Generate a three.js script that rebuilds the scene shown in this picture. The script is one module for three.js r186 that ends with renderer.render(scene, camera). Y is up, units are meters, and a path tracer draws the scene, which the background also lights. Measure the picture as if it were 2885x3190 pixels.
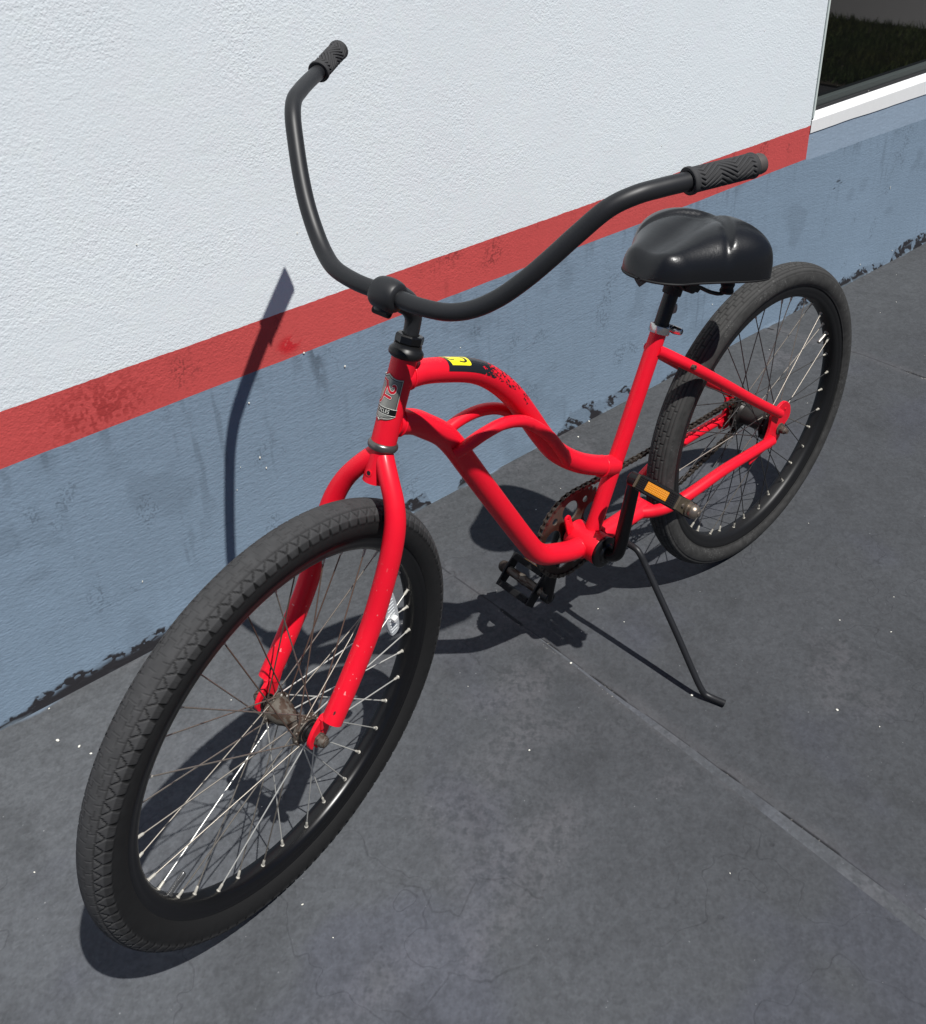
import * as THREE from 'three';
import { mergeGeometries, mergeVertices, toCreasedNormals } from 'three/addons/utils/BufferGeometryUtils.js';
import { RoundedBoxGeometry } from 'three/addons/geometries/RoundedBoxGeometry.js';

// ------------------------------------------------------------------ camera, sky, sun, exposure
const scene = new THREE.Scene();
const V = (x, y, z) => new THREE.Vector3(x, y, z);
const camera = new THREE.PerspectiveCamera(66.8, 2894 / 4000, 0.05, 400);
camera.fov = 2 * Math.atan(2000 / 3033.4) * 180 / Math.PI;
camera.position.set(-0.3931, 1.4213, 1.5292);
camera.rotation.order = 'YXZ';
camera.rotation.set(-0.5226, -0.6734, -0.0442);
camera.setViewOffset(2894, 4000, 8.9, 810, 2885, 3190);
camera.updateProjectionMatrix();
camera.updateMatrixWorld();

const SUN = V(0.032, 1.0, 0.514).normalize();
function makeSky() {
  const W = 256, H = 128, d = new Float32Array(W * H * 4);
  for (let j = 0; j < H; j++) for (let i = 0; i < W; i++) {
    const el = ((j + 0.5) / H - 0.5) * Math.PI, az = ((i + 0.5) / W - 0.5) * 2 * Math.PI;
    const x = Math.cos(el) * Math.cos(az), y = Math.sin(el), z = Math.cos(el) * Math.sin(az);
    const h = Math.pow(1 - Math.max(0, y), 4), c = Math.max(0, x * SUN.x + y * SUN.y + z * SUN.z);
    const g = 0.9 * Math.pow(c, 40) + 0.35 * Math.pow(c, 8);
    let r = 0.085 + 0.30 * h + g * 0.5, gg = 0.165 + 0.34 * h + g * 0.5, b = 0.40 + 0.30 * h + g * 0.5;
    if (y < 0) { r = 0.10; gg = 0.10; b = 0.11; }
    d.set([r * SKY, gg * SKY, b * SKY, 1], (j * W + i) * 4);
  }
  const t = new THREE.DataTexture(d, W, H, THREE.RGBAFormat, THREE.FloatType);
  t.mapping = THREE.EquirectangularReflectionMapping; t.magFilter = THREE.LinearFilter; t.minFilter = THREE.LinearFilter; t.needsUpdate = true;
  return t;
}
const SKY = 0.34;
scene.background = makeSky(); scene.environment = scene.background;
const sun = new THREE.DirectionalLight(new THREE.Color(1.0, 0.982, 0.95), 4.4);
sun.position.copy(SUN).multiplyScalar(8).add(V(0.6, 0, 0.5)); sun.target.position.set(0.6, 0, 0.5);
sun.castShadow = true; sun.shadow.radius = 1; sun.shadow.mapSize.set(4096, 4096);
Object.assign(sun.shadow.camera, { left: -4, right: 6, top: 4, bottom: -4, near: 0.5, far: 20 });
scene.add(sun, sun.target);
const renderer = new THREE.WebGLRenderer({ antialias: true });
renderer.toneMapping = THREE.LinearToneMapping; renderer.toneMappingExposure = 1.23;
renderer.shadowMap.enabled = true; renderer.shadowMap.type = THREE.PCFSoftShadowMap;

// ------------------------------------------------------------------ noise, textures, helpers
let seed = 12345;
const rnd = () => { seed = (seed * 1664525 + 1013904223) >>> 0; return seed / 4294967296; };
const rr = (a, b) => a + (b - a) * rnd();
const clamp = (x, a = 0, b = 1) => x < a ? a : x > b ? b : x;
const sst = (a, b, x) => { const t = clamp((x - a) / (b - a)); return t * t * (3 - 2 * t); };
const mix = (a, b, t) => a + (b - a) * t;
function h2(ix, iy) { let n = Math.imul(ix, 374761393) + Math.imul(iy, 668265263) | 0; n = Math.imul(n ^ (n >>> 13), 1274126177); return ((n ^ (n >>> 16)) >>> 0) / 4294967296; }
function vn(x, y, px = 0, py = 0) {          // value noise; px, py: period in cells (0 = none)
  const ix = Math.floor(x), iy = Math.floor(y), fx = x - ix, fy = y - iy;
  const u = fx * fx * (3 - 2 * fx), v = fy * fy * (3 - 2 * fy);
  let x0 = ix, x1 = ix + 1, y0 = iy, y1 = iy + 1;
  if (px) { x0 = ((x0 % px) + px) % px; x1 = ((x1 % px) + px) % px; }
  if (py) { y0 = ((y0 % py) + py) % py; y1 = ((y1 % py) + py) % py; }
  const a = h2(x0, y0), b = h2(x1, y0), c = h2(x0, y1), d = h2(x1, y1);
  return a + (b - a) * u + (c - a) * v + (a - b - c + d) * u * v;
}
function fbm(x, y, o = 4, g = 0.5) { let s = 0, a = 1, t = 0; for (let i = 0; i < o; i++) { s += a * vn(x + i * 17.3, y - i * 9.1); t += a; a *= g; x *= 2.03; y *= 2.03; } return s / t; }
const enc = new Uint8Array(4097);
for (let i = 0; i <= 4096; i++) { const l = i / 4096; enc[i] = Math.round(255 * (l <= 0.0031308 ? 12.92 * l : 1.055 * Math.pow(l, 1 / 2.4) - 0.055)); }
const E8 = (l) => enc[Math.round(clamp(l) * 4096)];
function dataTex(w, h, fn, color) {
  const d = new Uint8Array(w * h * 4); const o = [0, 0, 0];
  for (let j = 0; j < h; j++) for (let i = 0; i < w; i++) {
    fn((i + 0.5) / w, (j + 0.5) / h, o); const k = (j * w + i) * 4;
    if (color) { d[k] = E8(o[0]); d[k + 1] = E8(o[1]); d[k + 2] = E8(o[2]); } else { d[k] = d[k + 1] = d[k + 2] = Math.round(255 * clamp(o[0])); }
    d[k + 3] = 255;
  }
  const t = new THREE.DataTexture(d, w, h, THREE.RGBAFormat, THREE.UnsignedByteType);
  t.wrapS = t.wrapT = THREE.RepeatWrapping; t.magFilter = THREE.LinearFilter; t.minFilter = THREE.LinearMipmapLinearFilter; t.generateMipmaps = true;
  if (color) t.colorSpace = THREE.SRGBColorSpace; t.needsUpdate = true; return t;
}
const rep = (t, x, y) => { const c = t.clone(); c.repeat.set(x, y); c.needsUpdate = true; return c; };
const lin = (r, g, b) => new THREE.Color().setRGB(r, g, b);
const mat = (o) => new THREE.MeshStandardMaterial(o), phys = (o) => new THREE.MeshPhysicalMaterial(o);

const used = {};
function numbered(n) { used[n] = (used[n] || 0) + 1; return used[n] === 1 ? n : `${n}_${String(used[n] - 1).padStart(3, '0')}`; }
function mesh(name, geo, m, parent) {
  const g = Array.isArray(geo) ? mergeGeometries(geo.map((q) => { const c = q.index ? q.toNonIndexed() : q; for (const k of Object.keys(c.attributes)) if (!['position', 'normal', 'uv', 'color'].includes(k)) c.deleteAttribute(k); if (!c.attributes.uv) c.setAttribute('uv', new THREE.BufferAttribute(new Float32Array(c.attributes.position.count * 2), 2)); return c; })) : geo;
  const o = new THREE.Mesh(g, m); o.name = numbered(name); o.castShadow = o.receiveShadow = true; (parent || scene).add(o); return o;
}
function part(name, parent) { const g = new THREE.Group(); g.name = numbered(name); parent.add(g); return g; }
function tag(o, label, category, group, kind) { if (label) o.userData.label = label; if (category) o.userData.category = category; if (group) o.userData.group = group; if (kind) o.userData.kind = kind; return o; }
const plc = (g, x = 0, y = 0, z = 0, rx = 0, ry = 0, rz = 0) => { g.applyMatrix4(new THREE.Matrix4().compose(V(x, y, z), new THREE.Quaternion().setFromEuler(new THREE.Euler(rx, ry, rz)), V(1, 1, 1))); return g; };
// surface over a grid; wrapU joins the last column to the first
function grid(nu, nv, fn, wrapU = false, flip = false) {
  const P = [], U = [], I = [], C = wrapU ? nu : nu + 1;
  for (let j = 0; j <= nv; j++) for (let i = 0; i < C; i++) { const p = fn(i / nu, j / nv); P.push(p[0], p[1], p[2]); U.push(i / nu, j / nv); }
  for (let j = 0; j < nv; j++) for (let i = 0; i < nu; i++) { const a = j * C + i, b = j * C + (i + 1) % C, c = a + C, d = b + C; if (flip) I.push(a, c, b, b, c, d); else I.push(a, b, c, b, d, c); }
  const g = new THREE.BufferGeometry(); g.setAttribute('position', new THREE.Float32BufferAttribute(P, 3)); g.setAttribute('uv', new THREE.Float32BufferAttribute(U, 2)); g.setIndex(I); g.computeVertexNormals(); return g;
}
// sweep of an ellipse along a smooth path; rad: number or t -> [ra, rb]; uv in metres
function sweep(pts, rad, o = {}) {
  const curve = new THREE.CatmullRomCurve3(pts.map((p) => p.isVector3 ? p : V(...p)), false, 'centripetal');
  const L = curve.getLength(), n = o.seg || Math.max(2, Math.round(L / (o.step || 0.008))), m = o.rad || 28;
  const fr = curve.computeFrenetFrames(n, false), P = [], N = [], U = [], I = [];
  const rf = typeof rad === 'function' ? rad : () => [rad, rad];
  const ref = o.ref ? V(...o.ref) : null;
  for (let i = 0; i <= n; i++) {
    const c = curve.getPointAt(i / n), t = fr.tangents[i]; let nn = fr.normals[i], bb = fr.binormals[i]; const [ra, rb] = rf(i / n);
    if (ref) { nn = ref.clone().addScaledVector(t, -ref.dot(t)).normalize(); bb = t.clone().cross(nn); }
    for (let k = 0; k <= m; k++) { const a = k / m * 2 * Math.PI, ca = Math.cos(a), sa = Math.sin(a); const q = nn.clone().multiplyScalar(ca * ra).addScaledVector(bb, sa * rb); P.push(c.x + q.x, c.y + q.y, c.z + q.z); const nv = nn.clone().multiplyScalar(ca / ra).addScaledVector(bb, sa / rb).normalize(); N.push(nv.x, nv.y, nv.z); U.push(i / n * L, k / m * 2 * Math.PI * 0.018); }
  }
  const w = m + 1;
  for (let i = 0; i < n; i++) for (let k = 0; k < m; k++) { const a = i * w + k, b = a + 1, c = a + w, d = c + 1; I.push(a, b, c, b, d, c); }
  if (o.caps !== false) for (const e of [0, n]) {
    const c = curve.getPointAt(e / n), t = fr.tangents[e].clone().multiplyScalar(e ? 1 : -1), base = P.length / 3;
    P.push(c.x, c.y, c.z); N.push(t.x, t.y, t.z); U.push(0, 0);
    for (let k = 0; k <= m; k++) { const s = (e * w + k) * 3; P.push(P[s], P[s + 1], P[s + 2]); N.push(t.x, t.y, t.z); U.push(0, 0); }
    for (let k = 0; k < m; k++) e ? I.push(base, base + 1 + k, base + 2 + k) : I.push(base, base + 2 + k, base + 1 + k);
  }
  const g = new THREE.BufferGeometry(); g.setAttribute('position', new THREE.Float32BufferAttribute(P, 3)); g.setAttribute('normal', new THREE.Float32BufferAttribute(N, 3)); g.setAttribute('uv', new THREE.Float32BufferAttribute(U, 2)); g.setIndex(I); return g;
}
function rod(a, b, r, sides = 10, r2 = r) { const A = a.isVector3 ? a : V(...a), B = b.isVector3 ? b : V(...b), d = B.clone().sub(A), l = d.length(); const g = new THREE.CylinderGeometry(r2, r, l, sides, 1); g.applyQuaternion(new THREE.Quaternion().setFromUnitVectors(V(0, 1, 0), d.normalize())); g.translate((A.x + B.x) / 2, (A.y + B.y) / 2, (A.z + B.z) / 2); return g; }
// lathe round an axis from point a along unit direction d; profile [[radius, along], ...]
function turned(a, d, prof, n = 36, crease = 0.6) { let g = new THREE.LatheGeometry(prof.map(([r, y]) => new THREE.Vector2(Math.max(r, 1e-5), y)), n); g.scale(1000, 1000, 1000); g = toCreasedNormals(g, crease); g.scale(0.001, 0.001, 0.001); g.applyQuaternion(new THREE.Quaternion().setFromUnitVectors(V(0, 1, 0), V(...d).normalize())); g.translate(a[0], a[1], a[2]); return g; }
const basis = (ex, ey, ez, p) => new THREE.Matrix4().makeBasis(ex, ey, ez).setPosition(p);
const bevelBox = (x, y, z, r = 0.001, s = 2) => new RoundedBoxGeometry(x, y, z, s, r);

// ------------------------------------------------------------------ pavement: sealed concrete slabs, joints square to the wall
const JX = (z) => 0.585 + 0.034 * z + 0.004 * (vn(z * 14, 3.1) - 0.5);
const JX2 = (z) => 2.06 + 0.055 * Math.min(1, z / 0.3) + 0.004 * (vn(z * 14, 7.7) - 0.5);
const crackPts = [[0.06, 0.70], [0.1, 0.757], [0.092, 0.793], [0.118, 0.827], [0.175, 0.801], [0.21, 0.83], [0.23, 0.9]];
const crackB = [[-0.05, 0.86], [-0.02, 0.9], [0.05, 0.885], [0.09, 0.93], [0.16, 0.95]];
function segDist(px, pz, L) { let m = 9; for (let i = 0; i < L.length - 1; i++) { const [ax, az] = L[i], [bx, bz] = L[i + 1], dx = bx - ax, dz = bz - az, t = clamp(((px - ax) * dx + (pz - az) * dz) / (dx * dx + dz * dz)); m = Math.min(m, Math.hypot(px - ax - t * dx, pz - az - t * dz)); } return m; }
const pave = { c: [0, 0, 0], h: 0 };
function paveAt(x, z) {
  // grain about 3 mm, blotches, worn lighter and rosy places, broom marks beside the wall
  const g1 = vn(x * 330, z * 330), g2 = vn(x * 170 + 9, z * 170), g3 = vn(x * 80, z * 80 + 5);
  const big = fbm(x * 3.1 + 4, z * 3.1, 4), mid = fbm(x * 13, z * 13 + 8, 3), warp = (fbm(x * 6, z * 6, 2) - 0.5) * 2;
  const worn = sst(0.60, 0.82, fbm(x * 4.2 + 11 + warp * 0.3, z * 6.0 + 3, 4)) * sst(0.35, 0.75, g3 * 0.4 + g2 * 0.35 + g1 * 0.25 + 0.1);
  const blue = sst(0.52, 0.75, fbm(x * 5 + 40, z * 5 + 20, 3));
  const broom = vn(x * 26 + z * 7, z * 210 - x * 40), near = sst(0.55, 0.05, z);
  const cloud = sst(0.3, 0.7, fbm(x * 1.6 + 2, z * 1.9 + 7, 3));
  const paleLeft = sst(0.62, -0.05, x + 0.22 * (big - 0.5)); let l = 0.0455 * (1 + 0.52 * paleLeft) * (0.80 + 0.22 * big + 0.20 * mid + 0.05 * cloud) * (0.68 + 0.22 * g1 + 0.24 * g2 + 0.18 * g3);  // slab tone gets paler towards low x, with a noisy edge
  l *= 1 + near * (0.16 * (broom - 0.5) + 0.10);
  const dark = sst(0.62, 0.8, fbm(x * 9 + 70, z * 9 + 30, 4)); l *= 1 - 0.16 * dark;
  let r = l * 0.935, g = l * 1.0, b = l * (1.10 + 0.10 * blue * (1 - near));
  r *= 1 + 0.04 * near; g *= 1 + 0.03 * near;
  r += worn * 0.016; g += worn * 0.0135; b += worn * 0.0145;
  let h = 0.30 * g1 + 0.30 * g2 + 0.28 * g3 + 0.5 * (mid - 0.5) + near * 0.25 * (broom - 0.5) - worn * 0.12;
  for (const [J, hi] of [[JX, 0], [JX2, 1]]) {
    const d = x - J(z), ad = Math.abs(d);
    if (ad < 0.05) {
      const halo = sst(0.036, 0.0, ad + 0.014 * (vn(x * 60, z * 40) - 0.5)) * (0.35 + 0.65 * vn(z * 20, hi * 9 + 2)); r += halo * 0.017; g += halo * 0.0145; b += halo * 0.0145;
      const open = sst(0.60, 0.72, vn(z * 17 + 3 * hi, 40 + hi)), w = 0.0014 + 0.0030 * open;
      const line = sst(w + 0.0012, w * 0.5, ad) * (0.6 + 0.4 * open) * sst(0.15, 0.4, vn(z * 60, 8 + hi) + 0.3 * open);
      r *= 1 - 0.85 * line; g *= 1 - 0.85 * line; b *= 1 - 0.83 * line; h -= 1.5 * line; h -= 0.5 * sst(0.012, 0, ad);
      const chip = open * sst(0.80, 0.86, vn(x * 420, z * 300)) * sst(0.009, 0.003, Math.abs(d + 0.004)); r += chip * 0.16; g += chip * 0.15; b += chip * 0.13;
    }
  }
  if (x < 0.35 && x > -0.2 && z > 0.6) { const wob = 0.006 * (vn(x * 90, z * 90) - 0.5); const d = Math.min(segDist(x + wob, z - wob, crackPts), segDist(x + wob, z - wob, crackB)); const c = sst(0.0022, 0.0006, d) * (0.4 + 0.6 * vn(x * 40, z * 40)); r *= 1 - 0.3 * c; g *= 1 - 0.3 * c; b *= 1 - 0.3 * c; h -= 0.3 * c; }
  { const n = fbm(x * 7 + 3, z * 7 + 5, 4), m = sst(0.50, 0.66, fbm(x * 2.6 + 61, z * 2.6 + 17, 2)); const c = sst(0.006, 0.0015, Math.abs(n - 0.5)) * m; r *= 1 - 0.22 * c; g *= 1 - 0.22 * c; b *= 1 - 0.21 * c; h -= 0.3 * c; }
  // specks of pale grit
  const sp = h2(Math.floor(x * 700), Math.floor(z * 700)); if (sp > 0.99975) { const k = 0.05 + 0.25 * h2(Math.floor(x * 700) + 7, Math.floor(z * 700)); r += k * 0.5; g += k * 0.5; b += k * 0.48; }
  // wall paint run down onto the first centimetres
  if (z < 0.03) { const p = sst(0.012 * fbm(x * 22, 3, 3) + 0.002, 0.0, z - 0.001) * sst(0.55, 0.7, vn(x * 9, 1.7)) * 0.8; r = mix(r, 0.16, p); g = mix(g, 0.22, p); b = mix(b, 0.29, p); }
  pave.c[0] = r; pave.c[1] = g; pave.c[2] = b; pave.h = clamp(0.45 + 0.45 * (h - 0.35));
}
const pavement = new THREE.Group(); pavement.name = 'pavement'; pavement.userData.kind = 'structure'; scene.add(pavement);
const farTex = dataTex(512, 512, (u, v, o) => { const g = vn(u * 256, v * 256, 256, 256), q = vn(u * 64, v * 64, 64, 64), b = vn(u * 8, v * 8, 8, 8); const l = 0.048 * (0.72 + 0.2 * g + 0.2 * q + 0.16 * b); o[0] = l; o[1] = l * 0.985; o[2] = l * 1.04; }, true);
{
  const SX = [[-0.92, null], [null, null], [null, 3.62]], bands = [[-0.92, 0.60], [0.55, 2.13], [2.03, 3.62]], ZL = 2.1;
  bands.forEach(([x0, x1], i) => {
    const w = i === 2 ? 1024 : 1536, h = i === 2 ? 1280 : 2048;
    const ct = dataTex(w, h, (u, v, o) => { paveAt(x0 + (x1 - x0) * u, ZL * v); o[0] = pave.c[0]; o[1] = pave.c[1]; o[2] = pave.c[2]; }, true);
    const bt = dataTex(w, h, (u, v, o) => { paveAt(x0 + (x1 - x0) * u, ZL * v); o[0] = pave.h; }, false);
    const nz = 120, nx = 24;
    const g = grid(nx, nz, (a, b) => { const z = b * ZL; const xl = i === 0 ? x0 : (i === 1 ? JX(z) : JX2(z)), xr = i === 0 ? JX(z) : (i === 1 ? JX2(z) : x1); const x = mix(xl, xr, a); return [x, 0, z]; }, false, true);
    const p = g.attributes.position, uv = g.attributes.uv; for (let k = 0; k < p.count; k++) uv.setXY(k, (p.getX(k) - x0) / (x1 - x0), p.getZ(k) / ZL);
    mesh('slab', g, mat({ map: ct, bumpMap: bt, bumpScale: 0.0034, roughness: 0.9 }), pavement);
  });
  // the rest of the lot, out to the horizon
  const far = mat({ map: rep(farTex, 400, 400), roughness: 0.9 });
  tag(mesh('ground', plc(new THREE.PlaneGeometry(400, 400), 0, -0.006, 0, -Math.PI / 2), far), null, null, null, 'structure');
}
// planting strip and concrete walk past the end of the lot (seen mirrored in the window)
{
  const N = 26000, geo = new THREE.BufferGeometry(); geo.setAttribute('position', new THREE.Float32BufferAttribute([-0.0035, 0, 0, 0.0035, 0, 0, 0.001, 0.6, 0.05, 0.006, 1, 0.18], 3)); geo.setIndex([0, 1, 2, 2, 1, 3]); geo.computeVertexNormals();
  const im = new THREE.InstancedMesh(geo, mat({ color: 0xffffff, roughness: 0.85, side: THREE.DoubleSide }), N); const M = new THREE.Matrix4();
  for (let i = 0; i < N; i++) { const x = rr(4.95, 6.7), z = rr(0.2, 4.2), tall = 0.035 + 0.05 * Math.pow(rnd(), 2) + 0.05 * fbm(x * 1.5, z * 1.5, 2); M.compose(V(x, -0.01, z), new THREE.Quaternion().setFromEuler(new THREE.Euler(rr(-0.4, 0.4), rr(0, 6.28), rr(-0.4, 0.4))), V(1.3, tall, tall)); im.setMatrixAt(i, M); const k = rr(0.6, 1.3), d = fbm(x * 2, z * 2, 2); im.setColorAt(i, lin(k * mix(0.11, 0.2, d), k * mix(0.19, 0.2, d), k * 0.05)); }
  im.name = 'grass'; tag(im, 'rough green grass strip at the end of the lot', 'grass', null, 'stuff'); im.castShadow = im.receiveShadow = true; scene.add(im);
  tag(mesh('soil', plc(new THREE.BoxGeometry(1.8, 0.02, 4.4), 5.82, -0.004, 2.2), mat({ color: lin(0.05, 0.04, 0.025), roughness: 1 })), null, null, null, 'structure');
  tag(mesh('path', plc(new THREE.BoxGeometry(2.4, 0.03, 30), 7.93, 0.0, 8), mat({ color: lin(0.26, 0.25, 0.24), roughness: 0.9 })), null, null, null, 'structure');
}

// ------------------------------------------------------------------ the wall: white stucco, red stripe, blue base, window
const wall = new THREE.Group(); wall.name = 'wall'; scene.add(wall);
tag(wall, 'stucco wall painted white above a red stripe and a slate blue base', 'wall');
const XE = 2.158, YS1 = 0.6199, YS0 = 0.5195, XL = -7, XR = 11, YT = 3.3;
const stucco = dataTex(1024, 1024, (u, v, o) => {      // 0.7 m tile of sprayed, lightly trowelled plaster
  const a = vn(u * 110, v * 130, 110, 130), b = vn(u * 210, v * 240, 210, 240), c = vn(u * 340, v * 380, 340, 380), d = vn(u * 34, v * 34, 34, 34), e = vn(u * 9, v * 9, 9, 9);
  const w = 0.62 + 0.5 * (e - 0.5); o[0] = 0.5 + w * (0.30 * (a - 0.5) + 0.50 * (b - 0.5) + 0.40 * (c - 0.5)) + 0.16 * (d - 0.5);
}, false);
const tint = dataTex(512, 512, (u, v, o) => { const a = vn(u * 5, v * 5, 5, 5), b = vn(u * 14, v * 14, 14, 14), c = vn(u * 60, v * 60, 60, 60); const k = 1 - 0.035 * a - 0.02 * b - 0.012 * c; o[0] = 0.752 * k; o[1] = 0.806 * k * (1 - 0.004 * b); o[2] = 0.832 * k * (1 - 0.010 * a); }, true);
// edges of the painted bands: hand cut, slightly ragged
const E1 = (x) => YS1 + 0.0022 * (fbm(x * 30, 1.3, 4) - 0.5) + 0.0012 * (vn(x * 260, 5) - 0.5) + 0.004 * (fbm(x * 1.7, 9, 2) - 0.5);
const E0 = (x) => YS0 + 0.0016 * (fbm(x * 24, 4.3, 3) - 0.5) + 0.003 * (fbm(x * 1.9, 19, 2) - 0.5);
function strip(x0, x1, lo, hi, nx, ny, uvw, z = 0) {
  const g = grid(nx, ny, (a, b) => { const x = mix(x0, x1, a); return [x, mix(lo(x), hi(x), b), z]; });
  const p = g.attributes.position, uv = g.attributes.uv; for (let k = 0; k < p.count; k++) uv.setXY(k, ...uvw(p.getX(k), p.getY(k))); return g;
}
const whiteM = mat({ map: rep(tint, 1 / 2.3, 1 / 2.3), bumpMap: rep(stucco, 1 / 0.7, 1 / 0.7), bumpScale: 0.00105, roughness: 0.9 });
const mtr = (x, y) => [x, y];
mesh('white_field', [strip(XL, XE, E1, () => YT, 1400, 4, mtr), strip(XE, 4.4, () => 2.0, () => YT, 4, 4, mtr), strip(4.4, XR, () => 0.636, () => YT, 4, 4, mtr)], whiteM, wall);
function wear(x, y, o, base, dk) {         // drips, scuffs and rubbed spots that belong to the paint
  const str = sst(0.60, 0.86, vn(x * 70 + 3, y * 5 + 2) * 0.6 + vn(x * 150, y * 22 + 9) * 0.4) * sst(0.5, 0.72, fbm(x * 5 + 50, y * 2.5 + 5, 3));
  const rub = sst(0.64, 0.80, fbm(x * 16 + 2, y * 12 + 6, 4)) * sst(0.55, 0.68, vn(x * 330, y * 260)) ;
  const cl = fbm(x * 4 + 9, y * 5, 4), br = 0.5 * vn(x * 14 + y * 9, y * 170 + x * 30) + 0.5 * vn(x * 120, y * 16 + 5), fine = vn(x * 400, y * 400);
  const k = 1 + 0.14 * (cl - 0.5) + 0.10 * (br - 0.5) + 0.05 * (fine - 0.5) - dk * (0.34 * str + 0.5 * rub);
  o[0] = base[0] * k; o[1] = base[1] * k; o[2] = base[2] * k; return o;
}
const RX0 = -0.7;
const RED = [0.535, 0.070, 0.066], BLUE = [0.186, 0.254, 0.330], BAND = [0.262, 0.335, 0.42];
const redTex = dataTex(2048, 100, (u, v, o) => {
  const x = mix(RX0, XE, u), y = mix(YS0 - 0.01, YS1 + 0.01, v); wear(x, y, o, RED, 0.75);
  const dirt = sst(0.16, 0.0, Math.hypot(x - 0.02, (y - 0.56) * 1.6)) * sst(0.5, 0.66, vn(x * 210, y * 160) * 0.6 + fbm(x * 40, y * 40, 2) * 0.5); o[0] *= 1 - 0.32 * dirt; o[1] *= 1 - 0.5 * dirt; o[2] *= 1 - 0.5 * dirt;
  const pat = sst(0.035, 0.012, Math.hypot((x - 0.40), (y - 0.548) * 1.4)) * sst(0.42, 0.5, fbm(x * 60, y * 60, 3)); o[0] = mix(o[0], 0.50, pat); o[1] = mix(o[1], 0.014, pat); o[2] = mix(o[2], 0.02, pat);
}, true);
const redM = mat({ map: redTex, bumpMap: rep(stucco, 4.2, 0.17), bumpScale: 0.0009, roughness: 0.75 });
const uvRed = (x, y) => [(x - RX0) / (XE - RX0), (y - YS0 + 0.01) / (YS1 - YS0 + 0.02)];
mesh('red_stripe', [strip(XL, XE, E0, E1, 1400, 2, uvRed)], redM, wall);
// a foot of tar left by the sealer along the bottom, with blue brushed over parts of it
const tarH = (x) => { const s = Math.abs(x - 0.02) < 0.40 ? 0.040 * (0.35 + 0.65 * sst(-0.255, -0.215, x + 0.03 * (vn(x * 50, 4) - 0.5))) * sst(0.125, 0.10, x) : 0; return Math.max(s, 0.05 * sst(0.42, 0.44, x) * sst(0.60, 0.56, x), 0.045 * sst(0.62, 0.64, x) * sst(0.72, 0.70, x), 0.045 * sst(0.79, 0.82, x) * sst(0.90, 0.86, x), 0.055 * sst(1.12, 1.2, x) * sst(1.46, 1.40, x), 0.022 * sst(1.55, 1.6, x) * sst(1.86, 1.8, x), 0.04 * sst(2.2, 2.26, x) * sst(2.36, 2.3, x), 0.035 * sst(2.42, 2.46, x) * sst(2.78, 2.7, x), 0.05 * sst(2.8, 2.82, x)); };
const BCR = [[[[0.12, 0.20], [0.32, 0.225], [0.52, 0.26], [0.7, 0.265], [0.88, 0.30]], 0.0013], [[[0.9, 0.30], [1.3, 0.335], [1.75, 0.37], [2.1, 0.4]], 0.0013], [[[-0.22, 0.14], [0.0, 0.16], [0.10, 0.155], [0.3, 0.19]], 0.0011], [[[0.56, 0.13], [0.7, 0.16], [0.95, 0.20], [1.2, 0.22]], 0.0011]];
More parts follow.
